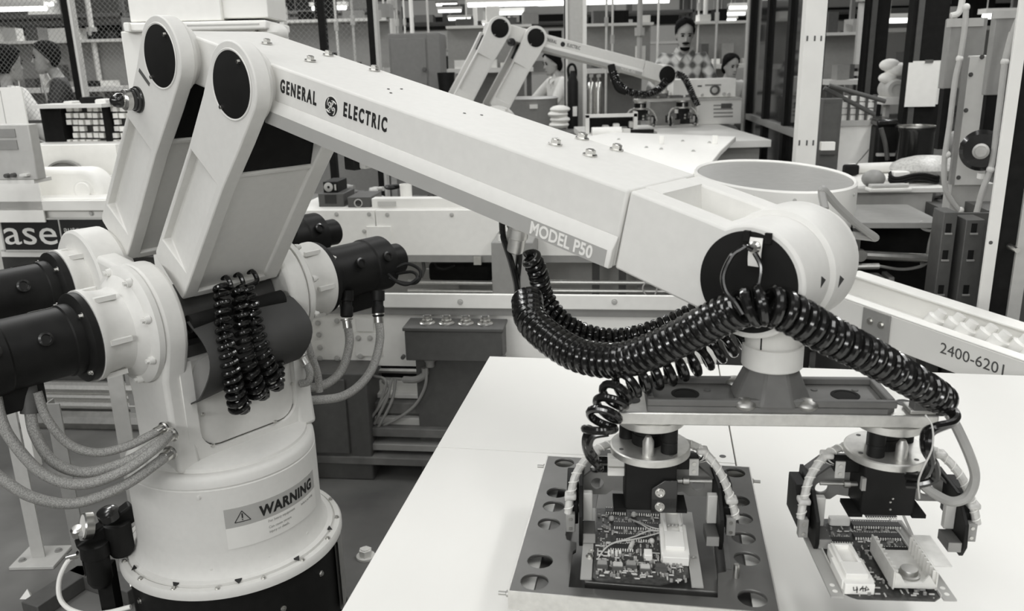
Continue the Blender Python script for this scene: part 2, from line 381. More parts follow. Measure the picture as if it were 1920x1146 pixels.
        MB().prism([(.5245, -.06), (.5245, .058), (.57, .045), (.66, .02), (.64, -.06)], X, vn+.0365, vf-.046).build(nm+'_dark_opening_fill', 'black_matte', T)  # solid black block stands for the shaded inside of the arm opening
    link(RL, 'rear_link', -.107, .165, False)
    link(FL, 'upper_arm', -.107, .165, True)
    # forearm
    vfar = lambda s: .19-.035*max(0, min(1, (s+.36)/1.3))
    arm = MB()
    sect = [(-.35, -.05, .035), (-.33, -.055, .048), (-.30, -.055, .0515), (.0, -.06, .0515), (.06, -.0705, .0515), (.9385, -.0705, .0526)]
    vs = []; fs = []
    for s_, t0, t1 in sect: vs += [FA(s_, t0, -.045), FA(s_, t1, -.045), FA(s_, t1, vfar(s_)), FA(s_, t0, vfar(s_))]
    for k in range(len(sect)-1):
        i = 4*k
        for j in range(4): fs.append((i+j, i+(j+1) % 4, i+4+(j+1) % 4, i+4+j))
    fs += [(0, 1, 2, 3), (len(vs)-1, len(vs)-2, len(vs)-3, len(vs)-4)]
    arm.add(vs, fs); fo = arm.build('forearm', 'robot_paint', T, bev=.005, seg=3)
    MB().prism([(-.0455, -.0195), (-.057, -.040), (-.057, -.0705), (-.0455, -.0705)], lambda v, t, s_: FA(s_, t, v), .046, .9383).build('forearm_flange', 'robot_paint', fo, bev=.0015)
    MB().box(0, .880, -.0004, .0004, 0, .027, M((( cb, 0, sb, FA(.05, -.0695, 0).x), (0, 1, 0, -.0574), (-sb, 0, cb, FA(.05, -.0695, 0).z), (0, 0, 0, 1)))).build('grey_stripe', 'stripe_grey', fo, smooth=0)
    def onarm(s0, t0, v): return lambda q: FA(s0+q.x, t0+q.y, v-q.z)
    if near:
        text_obj('maker_lettering', fo, 'GENERAL', .036, 'ink', xs=.60, weight=.0013, fn=onarm(.080, .002, -.0455), space=1.42)
        text_obj('maker_lettering', fo, 'ELECTRIC', .036, 'ink', xs=.60, weight=.0013, fn=onarm(.284, .0025, -.0455), space=1.42)
        text_obj('model_lettering', fo, 'MODEL P50', .0285, 'label_white', xs=.86, weight=.0007, fn=onarm(.780, -.0655, -.0579), space=1.0)
        e = MB().lathe(FA(.2475, .0105, -.045), (0, -1, 0), [(.0205, 0), (.0205, .0006), (0, .0006)], 40).build('emblem', 'label_white', fo)
        MB().lathe(FA(.2475, .0105, -.0456), (0, -1, 0), [(.0188, 0), (.0188, .0004), (0, .0004)], 40).build('emblem_field', 'ink', e)
        f = onarm(.2475, .0105, -.0461); mb = MB()
        for k in range(4):                                   # curls round the rim
            an = k*pi/2+.5; mb.tube([f(V(((.0165-.004*j/6)*math.cos(an+j*.13), (.0165-.004*j/6)*math.sin(an+j*.13), 0))) for j in range(9)], lambda t: .0013*(1-t*.6), 5)
        g = [(-.001, .0035), (-.004, .0075), (-.0075, .006), (-.0072, .001), (-.004, -.0005), (-.0015, .003), (0, .008), (-.001, .001), (-.003, -.006), (-.007, -.0105), (-.0095, -.008), (-.006, -.004), (-.001, -.0005), (.002, .002), (.006, .007), (.0075, .0095), (.006, .011), (.0035, .008), (.002, .001), (.0035, -.005), (.007, -.0065), (.0095, -.0035), (.0085, 0), (.006, -.0015), (.0065, -.004)]
        mb.tube(smoothpath([f(V((x, y, 0))) for x, y in g], 5), .00075, 5); mb.build('emblem_script', 'label_white', e)
        for s_, v in ((.72, .055), (.71, .145), (.79, .06), (.785, .145), (-.155, .08), (-.02, .15), (.035, .06), (.14, .15)):
            mb = MB(); hexbolt(mb, FA(s_, .0525, v), fup, .0085, .010); mb.build('arm_bolt', 'steel', fo)
        for s_, v in ((.30, .05), (.305, .08), (.33, .03), (.50, .06), (.52, .085)):
            MB().cyl(FA(s_, .0525, v), FA(s_, .0532, v), .0028, n=10).build('plug_screw', 'dark_grey', fo)
    # wrist
    C0, CT = 1.150, -.0134
    arc = [(C0+.0795*math.cos(math.radians(x)), CT+.0795*math.sin(math.radians(x))) for x in range(130, -121, -10)]
    def sl(poly, v0, v1, nm, m='robot_paint', bev=.004): return MB().prism(poly, lambda s_, t, v: FA(s_, t, v), v0, v1).build(nm, m, T, bev=bev)
    sl([(.9415, -.0705), (.9415, .0526), (1.06, .0495)]+arc+[(1.09, -.078)], -.045, -.002, 'wrist_side')
    sl([(.9415, -.0705), (.9415, .0526), (1.06, .0495)]+arc+[(1.09, -.078)], .112, .155, 'wrist_side')
    sl([(.9415, -.07), (.9415, .0526), (.972, .052), (.985, .008), (1.08, .004), (1.085, .045)]+arc+[(1.09, -.078)], -.004, .114, 'wrist_core', bev=0)
    MB().lathe(FA(C0, CT, -.0445), (0, 1, 0), [(.076, 0), (.0795, .004), (.0795, .076), (.077, .078), (.077, .083), (.0865, .087), (.088, .092), (.088, .165), (.084, .172), (.05, .174), (0, .174)], 72).build('wrist_barrel', 'robot_paint', T)
    cn = FA(C0, CT, -.045)
    d = MB().lathe(cn, (0, -1, 0), [(.0705, -.003), (.0705, .0015), (.069, .0025), (0, .0025)], 64).build('wrist_cover', 'disc_black', T)
    if near:
        for v_, an, w_ in ((.020, 1, .012), (.066, -4, .014)):
            R_ = .0800 if v_ < .04 else .0885; c1 = FA(C0, CT, v_)
            def pt(dv, da): x = math.radians(an+da)+b*0; return c1+V((R_*math.cos(x), dv, R_*math.sin(x)))
            MB().add([pt(-w_, 6), pt(w_*.3, 0), pt(-w_, -6)], [(0, 1, 2)]).build('index_mark', 'ink', T, smooth=0)
        c1 = cn+V((.012, -.003, .052))
        clip = MB().sheet([[c1+V((x, -.002-.004*math.sin(k*.5), z)) for x in (-.009, .009)] for k, z in enumerate((.012, .004, -.004, -.012, -.02, -.026))], .0015).build('cable_clamp', 'plastic_white', T)
        mb = MB(); mb.lathe(c1+V((0, -.006, .0)), (0, -1, 0), [(.0085, 0), (.0085, .003), (.006, .006), (0, .007)], 14); mb.build('clamp_screw', 'steel', clip)
        for x in (-.014, .016): MB().box(c1.x+x-.004, c1.x+x+.004, c1.y-.006, c1.y, c1.z+.006, c1.z+.02).build('clamp_lug', 'black_matte', clip)
    # output flange under the wrist
    ox, oy = FA(C0, CT, 0).x, .052; oz = FA(C0, CT, 0).z
    MB().lathe((ox, oy, oz-.075), (0, 0, -1), [(.06, -.03), (.066, 0), (.066, .005), (.05, .007), (.041, .008), (.041, .034), (.0405, .035), (.0405, .037), (.044, .038), (.044, .070), (.042, .072), (0, .072)], 56).build('wrist_output', 'robot_paint', T)
    MB().box(ox-.001, ox+.001, oy-.0418, oy-.03, oz-.112, oz-.082).build('collar_split', 'black_matte', T)
    return T, FA, FL, (ox, oy, oz)
RPHI = math.radians(41.15)
RB = V((-.8172, 2.15, 0))
ROB, FA1, FL1, WOUT = make_robot('industrial_robot', 'large white jointed robot arm reaching across the foreground over the table', RB, -RPHI, 36.78, 12.5)
RM = M.Translation(RB) @ M.Rotation(-RPHI, 4, 'Z')
RMI = RM.inverted()
# ------------------------------------------------------------------ robot: guard sheet, rod, conduits
MB().cyl((.135, -.118, 1.0), (.135, .15, 1.005), .022, n=20).build('rubber_rod', 'black_matte', ROB)
rows = []
for k in range(17):
    t = k/16
    row = []
    for j in range(13):
        s = j/12; v = -.125+.30*s
        u = .135+.075*math.sin(pi*min(1, t*1.05))+.012*math.sin(3*s)
        z = 1.005-(.235-.03*s)*t+.012*math.sin(pi*s)*t
        if t > .8: u -= .05*(t-.8)/.2
        row.append(V((u, v+(.012*math.sin(t*6) if j in (0, 12) else 0), z)))
    rows.append(row)
MB().sheet(rows, .004).build('guard_sheet', 'rubber_sheet', ROB)
def conduit(pts, r, ring=True, m='braid', nm='conduit', par=ROB):
    P = smoothpath([RMI @ V(p) for p in pts], 8)
    o = MB().tube(P, r, 12).build(nm, m, par)
    if ring:
        d = (P[1]-P[0]).normalized(); MB().lathe(P[0]-d*.004, d, [(r*1.5, 0), (r*1.5, .004), (r*1.15, .006), (r*1.15, .028), (r*1.02, .03)], 16).build('ferrule', 'steel', o)
    return o
D = atd
conduit([D(306, 803, 2.08), D(285, 815, 2.05), D(235, 838, 2.02), D(180, 849, 1.99), D(128, 832, 1.96), D(88, 785, 1.93), D(70, 735, 1.92)], .0105)
conduit([D(322, 815, 2.07), D(300, 828, 2.04), D(240, 864, 2.0), D(160, 886, 1.97), D(100, 866, 1.94), D(66, 815, 1.92), D(56, 770, 1.92)], .0125)
conduit([D(322, 812, 2.075), D(290, 842, 2.0), D(230, 884, 1.97), D(150, 909, 1.93), D(80, 888, 1.90), D(25, 830, 1.87), D(0, 780, 1.86), D(-15, 700, 1.86)], .0125, False)
conduit([D(318, 850, 2.07), D(295, 868, 2.03), D(230, 912, 1.98), D(140, 944, 1.93), D(60, 932, 1.88), D(0, 895, 1.85), D(-40, 860, 1.84)], .0125)
c_ = MB().cyl(RMI @ D(56, 720, 1.925), RMI @ D(56, 775, 1.925), .02, n=16).build('cable_gland', 'dark_grey', ROB)
for pts, r in (([D(650, 600, 2.5), D(655, 645, 2.5), D(640, 695, 2.5), D(608, 722, 2.48), D(570, 728, 2.46)], .013),
               ([D(709, 590, 2.55), D(712, 640, 2.55), D(693, 700, 2.53), D(645, 742, 2.5), D(570, 752, 2.45)], .013),
               ([D(563, 600, 2.42), D(578, 650, 2.44), D(595, 700, 2.46), D(599, 735, 2.47)], .011),
               ([D(566, 670, 2.36), D(580, 695, 2.36), D(578, 715, 2.36), D(562, 720, 2.36)], .011)):
    conduit(pts, r)
for x, y, dd in ((650, 545, 2.5), (709, 545, 2.55)):
    a_, b_ = RMI @ D(x, y, dd), RMI @ D(x, y+52, dd)
    MB().lathe(a_, b_-a_, [(.02, 0), (.02, .03), (.016, .032), (.016, .045), (.019, .05), (.019, .075), (.0145, .08)], 16).build('cable_gland', 'black_satin', ROB)
lp = smoothpath([RMI @ D(*p) for p in ((735, 505, 2.62), (765, 495, 2.62), (788, 508, 2.6), (780, 530, 2.58), (745, 528, 2.56), (728, 515, 2.58))], 8)
MB().tube(lp, .0055, 8).build('motor_lead', 'black_satin', ROB)
lp = smoothpath([RMI @ D(*p) for p in ((735, 515, 2.63), (772, 510, 2.6), (782, 522, 2.57), (760, 534, 2.55), (730, 522, 2.57))], 8)
MB().tube(lp, .005, 8).build('motor_lead', 'black_satin', ROB)
# signal lamp and small nameplate on the rear link
o_ = V((.016, -.107, 1.534))
MB().lathe(o_, (0, -1, 0), [(.031, 0), (.031, .004), (.027, .006), (.027, .012), (.024, .013), (.024, .022), (.0, .023)], 28).build('lamp_base', 'black_gloss', ROB)
MB().lathe(o_+V((0, -.022, 0)), (0, -1, 0), [(.024, 0), (.024, .012), (.02, .016), (.017, .017), (.017, .02), (0, .02)], 24).build('lamp_ring', 'steel', ROB)
MB().lathe(o_+V((0, -.04, 0)), (0, -1, 0), [(.017, 0), (.017, .01), (.013, .02), (.006, .026), (0, .027)], 20).build('lamp_lens', 'black_gloss', ROB)
MB().cbox((.062, -.1075, 1.585), (.009, .0015, .052), mtx=M.Translation((.062, 0, 1.585)) @ M.Rotation(math.radians(-50), 4, 'Y') @ M.Translation((-.062, 0, -1.585))).build('nameplate', 'dark_grey', ROB)
MB().cbox((.555, .135, 1.395), (.03, .05, .03)).build('limit_switch', 'light_grey', ROB, bev=.003)
MB().cbox((.535, .105, 1.40), (.035, .02, .045)).build('limit_switch_body', 'black_satin', ROB, bev=.003)
# connectors under the forearm
for s_, v_, r_, l_ in ((.690, .02, .017, .055), (.725, -.015, .0185, .055)):
    p = FA1(s_, -.0705, v_); d = FA1(s_, -1, v_)-p
    MB().lathe(p, d, [(r_, -.005), (r_, .012), (r_*.9, .014), (r_*.95, .03), (r_*.8, .032), (r_*.8, l_), (r_*.5, l_+.004), (0, l_+.005)], 20).build('hose_connector', 'alu', ROB)
# bent rod handle at the back of the wrist
P = smoothpath([RMI @ D(*p) for p in ((1547, 392, 1.30), (1541, 362, 1.31), (1545, 357, 1.31), (1572, 388, 1.33), (1612, 425, 1.36), (1641, 445, 1.38), (1630, 445, 1.39), (1598, 441, 1.36))], 6)
MB().tube(P, .0062, 10).build('bent_rod', 'mid_grey', ROB)
# thin loop of hose on the wrist cover
P = smoothpath([RMI @ D(*p) for p in ((1410, 468, 1.08), (1398, 463, 1.078), (1388, 468, 1.077), (1372, 480, 1.076), (1356, 515, 1.075), (1360, 545, 1.074), (1378, 568, 1.072), (1392, 590, 1.07))], 8)
MB().tube(P, .0035, 8).build('hose_loop', 'hose_black', ROB)
P = smoothpath([RMI @ D(*p) for p in ((1415, 474, 1.082), (1427, 500, 1.08), (1424, 530, 1.08), (1418, 560, 1.08))], 8)
MB().tube(P, .0035, 8).build('hose_loop', 'hose_black', ROB)
# ------------------------------------------------------------------ coiled hoses
def coil_thing(name, label, paths):
    T = thing(name, label, 'coiled hose', V(paths[0][0][0]), group='black coiled air hoses of the front robot')
    for pts, R, pitch, r, R1 in paths:
        L = [V(p)-T.location for p in pts]
        MB().tube(coilpath(L, R, pitch, 20, R1), r, 10).build('coil', 'hose_black', T)
    return T
def lead(T, pts, r, m='hose_black', nm='hose_end'):
    MB().tube(smoothpath([V(p)-T.location for p in pts], 8), r, 8).build(nm, m, T)
t1 = coil_thing('coiled_hose', 'thick black coiled hose sagging in front from arm underside to wrist disc',
    [([D(988, 560, 1.40), D(996, 600, 1.36), D(1035, 638, 1.32), D(1090, 668, 1.28), D(1160, 676, 1.24), D(1230, 655, 1.20), D(1300, 621, 1.165), D(1355, 592, 1.13), D(1392, 577, 1.105)], .0205, .0128, .0066, .021)])
t2 = coil_thing('coiled_hose', 'thin black coiled hose behind the thick one, from connectors to back of wrist',
    [([D(994, 480, 1.40), D(1008, 510, 1.42), D(1018, 550, 1.45), D(1045, 592, 1.45), D(1090, 622, 1.45), D(1150, 634, 1.44), D(1215, 622, 1.42), D(1275, 598, 1.40), D(1330, 570, 1.38)], .0125, .0118, .0055, .012)])
t3 = coil_thing('coiled_hose', 'black coiled hose running right from the wrist disc to right gripper',
    [([D(1398, 577, 1.09), D(1440, 572, 1.08), D(1490, 592, 1.085), D(1550, 627, 1.10), D(1620, 662, 1.12), D(1690, 702, 1.15), D(1745, 735, 1.18), D(1768, 752, 1.20)], .0225, .0150, .0068, .017)])
t4 = coil_thing('coiled_hose', 'loose black coiled hose under the thick one leading to left gripper',
    [([D(1405, 622, 1.27), D(1360, 645, 1.265), D(1310, 672, 1.26), D(1250, 695, 1.25), D(1195, 712, 1.24), D(1158, 735, 1.23), D(1143, 762, 1.22), D(1128, 790, 1.21), D(1122, 815, 1.21)], .019, .0205, .0062, .021)])
lead(t2, [D(941, 415, 1.46), D(944, 445, 1.45), D(958, 490, 1.44), D(968, 530, 1.43), D(972, 560, 1.42), D(980, 575, 1.41)], .0055)
lead(t2, [D(972, 430, 1.47), D(974, 470, 1.46), D(970, 520, 1.44), D(972, 560, 1.42)], .006)
for i in (1, 2):
    MB().lathe(D((941, 972)[i-1], 438, 1.455)-t2.location, (0, 0, -1), [(.0075, 0), (.0075, .012), (.006, .013)], 12).build('hose_marker', 'label_white', t2)
lead(t3, [D(1768, 750, 1.20), D(1792, 775, 1.19), D(1786, 792, 1.17), D(1755, 800, 1.16), D(1735, 812, 1.16), D(1735, 845, 1.16), D(1752, 870, 1.17), D(1752, 898, 1.18), D(1722, 908, 1.19), D(1700, 908, 1.20)], .0062)
lead(t3, [D(1775, 765, 1.20), D(1788, 790, 1.18), D(1745, 812, 1.155), D(1742, 845, 1.15), D(1745, 870, 1.16), D(1730, 893, 1.18), D(1700, 893, 1.2)], .0062)
gh = thing('grey_hose', 'smooth grey hose looping down beside the right gripper', 'hose', D(1775, 772, 1.21))
lead(gh, [D(1772, 765, 1.21), D(1793, 800, 1.20), D(1818, 855, 1.20), D(1828, 895, 1.21), D(1815, 930, 1.22), D(1785, 941, 1.23), D(1750, 925, 1.25), D(1725, 905, 1.26)], .0072, 'hose_grey', 'hose')
wr = thing('thin_wire', 'thin grey wire hanging in front of the right gripper', 'wire', D(1735, 778, 1.13))
lead(wr, [D(1735, 778, 1.13), D(1748, 800, 1.125), D(1748, 840, 1.12), D(1730, 880, 1.12), D(1722, 905, 1.13), D(1724, 935, 1.14)], .0012, 'light_grey', 'wire')
hR = RM.to_3x3() @ V((1, 0, 0))
def onu(px, py, u):
    r = ray(px, py); k = (hR.dot(RB)+u-hR.dot(CAMP))/hR.dot(r); return CAMP+r*k
for i, (x0, pts, lab) in enumerate(((0.0, ((414, 535, .165), (417, 575, .185), (420, 620, .205), (428, 665, .222), (436, 710, .228), (443, 745, .222), (449, 768, .21)), 'leftmost'),
                                    (.035, ((446, 540, .165), (452, 580, .185), (456, 625, .205), (463, 670, .222), (474, 710, .226), (486, 742, .21)), 'middle'),
                                    (.075, ((462, 538, .165), (472, 575, .185), (481, 620, .205), (492, 660, .222), (505, 695, .226), (513, 725, .215)), 'rightmost'))):
    T = thing('coiled_hose', lab+' of three short black coiled hoses hanging on the upper arm front', 'coiled hose', RM @ V((.125, x0, 1.09)), group='short black coiled hoses on the upper arm')
    loc = lambda u, v, z: (RM @ V((u, v, z)))-T.location
    P = [onu(*p)-T.location for p in pts]
    MB().tube(smoothpath([loc(.112, x0, 1.092), loc(.135, x0, 1.09), loc(.150, x0-.004, 1.07), P[0]], 6), .0065, 8).build('hose_end', 'hose_black', T)
    MB().lathe(loc(.112, x0, 1.096), RM.to_3x3() @ V((.8, 0, -.6)), [(.014, -.004), (.014, .006), (.009, .01)], 14).build('grommet', 'black_satin', T)
    MB().tube(coilpath(P, .0135, .021, 20, .021), .0068, 10).build('coil', 'hose_black', T)
    q = P[-1]; MB().tube(coilpath([q, q+V((.0, .02, .012)), q+V((0, .03, .06))], .02, .0145, 12), .0066, 6).build('coil', 'hose_black', T)
# ------------------------------------------------------------------ table
TZ = .775
TA = math.radians(-10.2)
T0 = onz(918, 668, TZ)
TM = M.Translation(T0) @ M.Rotation(TA, 4, 'Z'); TMI = TM.inverted()
def tl(x, y, z=TZ): return TMI @ onz(x, y, z)
TB = thing('work_table', 'large white laminate work table under the grippers', 'table', (T0.x, T0.y, 0), TA)
s1 = tl(1368, 794); s2 = tl(1379, 872); xs = (s1.x+s2.x)/2; ys = tl(1330, 866).y
g = .003
MB().box(0, xs-g/2, ys+g/2, 0, TZ-.03, TZ).build('table_top', 'table_laminate', TB, bev=.0015)
MB().box(0, xs-g/2, -2.1, ys-g/2, TZ-.03, TZ).build('table_top', 'table_laminate', TB, bev=.0015)
MB().box(xs+g/2, 2.4, -2.1, 0, TZ-.03, TZ).build('table_top', 'table_laminate', TB, bev=.0015)
MB().box(.02, 2.38, -2.08, -.02, TZ-.05, TZ-.031).build('table_frame', 'dark_grey', TB)
MB().box(.10, 2.3, -2.0, -.12, 0, TZ-.05).build('table_body', 'white_paint', TB)
h_ = tl(1355, 856); MB().cyl((h_.x, h_.y, TZ-.001), (h_.x, h_.y, TZ+.0006), .007, n=16).build('table_hole_shade', 'dark_grey', TB)  # flat dark disc painted as the shade inside a small hole
# ------------------------------------------------------------------ test fixture
FZ = .872
FLc = onz(955, 1108, FZ); FA_ = math.radians(-10.2)
FX = thing('test_fixture', 'flat grey metal test fixture with rows of round holes, circuit board on it', 'test fixture', (FLc.x, FLc.y, TZ), FA_)
FM = M.Translation(FLc) @ M.Rotation(FA_, 4, 'Z'); FMI = FM.inverted()
def fl_(x, y): q = FMI @ onz(x, y, FZ); return (q.x, q.y)
FWd, FDp = .372, .430
holes = []
for x, y, r in ((465, 137, .0185), (415, 340, .0185), (392, 433, .0185), (360, 552, .0185), (300, 805, .0195), (262, 945, .0205)):
    q = fl_(930+x/3.628, 830+y/3.628); holes.append(circ(q[0], q[1], r, 28))
for x, y, r in ((645, 205, .0185), (672, 397, .0185), (690, 515, .0185), (705, 648, .0185), (728, 788, .0195), (765, 1058, .0205)):
    q = fl_(1200+x/3.628, 830+y/3.628); holes.append(circ(q[0], q[1], r, 28))
cut = [fl_(*p) for p in ((1097, 868), (1340, 880), (1344, 905), (1352, 990), (1362, 1072), (1346, 1075), (1346, 1121), (1066, 1101), (1074, 1034), (1080, 1030), (1081, 1018), (1062, 1012), (1060, 1002), (1072, 950))]
holes.append(cut)
hp = holed([(0, 0), (FWd, 0), (FWd, FDp), (0, FDp)], holes, .006, 'top_plate', 'alu_panel', FX); hp.location = (0, 0, FZ-TZ)
zt = FZ-TZ
for n_, a in (('rim', (0, FWd, -.002, .0, zt-.030, zt+.0005)), ('rim', (0, FWd, FDp, FDp+.002, zt-.03, zt+.0005)), ('rim', (-.002, 0, -.002, FDp+.002, zt-.03, zt+.0005)), ('rim', (FWd, FWd+.002, -.002, FDp+.002, zt-.03, zt+.0005))):
    MB().box(*a).build(n_, 'alu', FX)
MB().box(.003, FWd-.003, .003, FDp-.003, zt-.032, zt-.024).build('lower_deck', 'alu_panel', FX)
MB().box(.012, FWd-.012, .012, FDp-.012, 0, zt-.03).build('fixture_body', 'light_grey', FX)
q = [fl_(*p) for p in ((1097, 868), (1340, 880), (1362, 1072), (1066, 1101))]
MB().box(q[3][0]+.02, q[2][0]-.012, q[3][1]+.03, q[0][1]-.01, zt-.024, zt-.009).build('board_nest', 'alu_panel', FX, bev=.002)
for x0 in (.004, FWd-.030): MB().box(x0, x0+.026, .01, FDp-.01, zt-.024, zt-.0195).build('nest_rail', 'plastic_white', FX)
for a in ((1345, 905, 1352, 1000), ):
    p, q2 = fl_(1352, 990), fl_(1360, 1068); MB().box(p[0]+.0, p[0]+.008, q2[1], p[1]+.05, zt-.012, zt+.001).build('guide_strip', 'dark_grey', FX)
for x, y in ((1355, 912), (1380, 1082)):
    p = fl_(x, y); MB().lathe((p[0], p[1], zt), (0, 0, 1), [(.0045, 0), (.0045, .018), (.0035, .021), (0, .021)], 14).build('dowel_pin', 'steel', FX)
for x, y in ((-.002, .01), (-.002, FDp-.02)): MB().lathe((x, y, zt-.012), (-1, 0, 0), [(.005, 0), (.005, .004), (.003, .005), (.003, .016), (0, .016)], 12).build('side_pin', 'steel_dull', FX)
MB().lathe((FWd+.002, FDp-.03, zt-.012), (1, 0, 0), [(.005, 0), (.005, .004), (.003, .005), (.003, .016), (0, .016)], 12).build('side_pin', 'steel_dull', FX)
pl = MB().box(.03, .24, .0085, .012, zt-.075, zt-.042).build('nameplate', 'ink', FX)
text_obj('nameplate_lettering', pl, 'Zehntel', .015, 'label_white', xs=1.1, fn=lambda q: V((.036+q.x, .0083-q.z, zt-.056+q.y)))
MB().box(.098, .155, .008, .0085, zt-.062, zt-.046).build('serial_tag', 'label_white', pl)
# ------------------------------------------------------------------ dual tool bar below the wrist
WP = RM @ V((WOUT[0], WOUT[1], 0)); WZ = WOUT[2]-.147
BA = math.radians(-5.2); BZ = 1.082
BR = thing('tool_bar', 'aluminium cross bar with grey channel and welded neck under the wrist', 'tool mount', (WP.x, WP.y, BZ), BA)
MB().box(-.226, .226, -.052, .055, 0, .020).build('mounting_plate', 'alu', BR, bev=.002)
ch = MB()
ch.prism([(-.185, -.048), (-.18, -.05), (.155, -.05), (.168, -.04), (.168, .048), (-.185, .048)], lambda x, y, z: V((x, y, z)), .020, .029); ch.build('channel_floor', 'cast_grey', BR, bev=.001)
for n_, a in (('channel_wall', (-.185, .168, -.05, -.04, .029, .040)), ('channel_wall', (-.185, .168, .04, .05, .029, .040)), ('channel_wall', (.157, .168, -.04, .04, .029, .040)), ('channel_wall', (-.185, -.174, -.04, .04, .029, .040))):
    MB().box(*a).build(n_, 'cast_grey', BR, bev=.002)
for x in (-.125, .11):
    MB().lathe((x, .0, .0292), (0, 0, 1), [(.021, 0), (.021, .0006), (.016, .0007), (.016, -.004), (0, -.004)], 28).build('channel_bore', 'black_matte', BR)
for x, y in ((-.09, .015), (.07, .02), (.13, .02), (.14, -.02)): MB().cyl((x, y, .029), (x, y, .0305), .005, n=12).build('channel_screw', 'dark_grey', BR)
for x in (-.205, .195): MB().lathe((x, -.005, .0201), (0, 0, 1), [(.013, 0), (.013, .0006), (.010, .0007), (.010, -.004), (0, -.004)], 20).build('plate_bore', 'dark_grey', BR)
hn = WZ-BZ-.0005
vs = []; n8 = 8
for z, r in ((.029, .060), (.036, .057), (hn-.002, .040), (hn, .036)):
    for k in range(n8): an = pi/8+k*pi/4; vs.append((r*math.cos(an), r*math.sin(an), z))
fs = [tuple(range(7, -1, -1)), tuple(24+k for k in range(8))]
for j in range(3):
    for k in range(8): fs.append((j*8+k, j*8+(k+1) % 8, (j+1)*8+(k+1) % 8, (j+1)*8+k))
nk = MB().add(vs, fs).build('welded_neck', 'cast_grey', BR, bev=.003, smooth=25)
for k in range(4):
    an = pi/4+k*pi/2; e = V((math.cos(an), math.sin(an), 0))
    MB().ell(e*.062+V((0, 0, .032)), .016, .016, .009, 12, 8).build('weld_bead', 'steel_dull', nk)
MB().box(.186, .224, -.05, -.018, .0202, .028).build('cable_bracket', 'steel_dull', BR, bev=.002)
MB().cbox((.205, -.04, .034), (.03, .02, .018)).build('cable_block', 'dark_grey', BR, bev=.002)
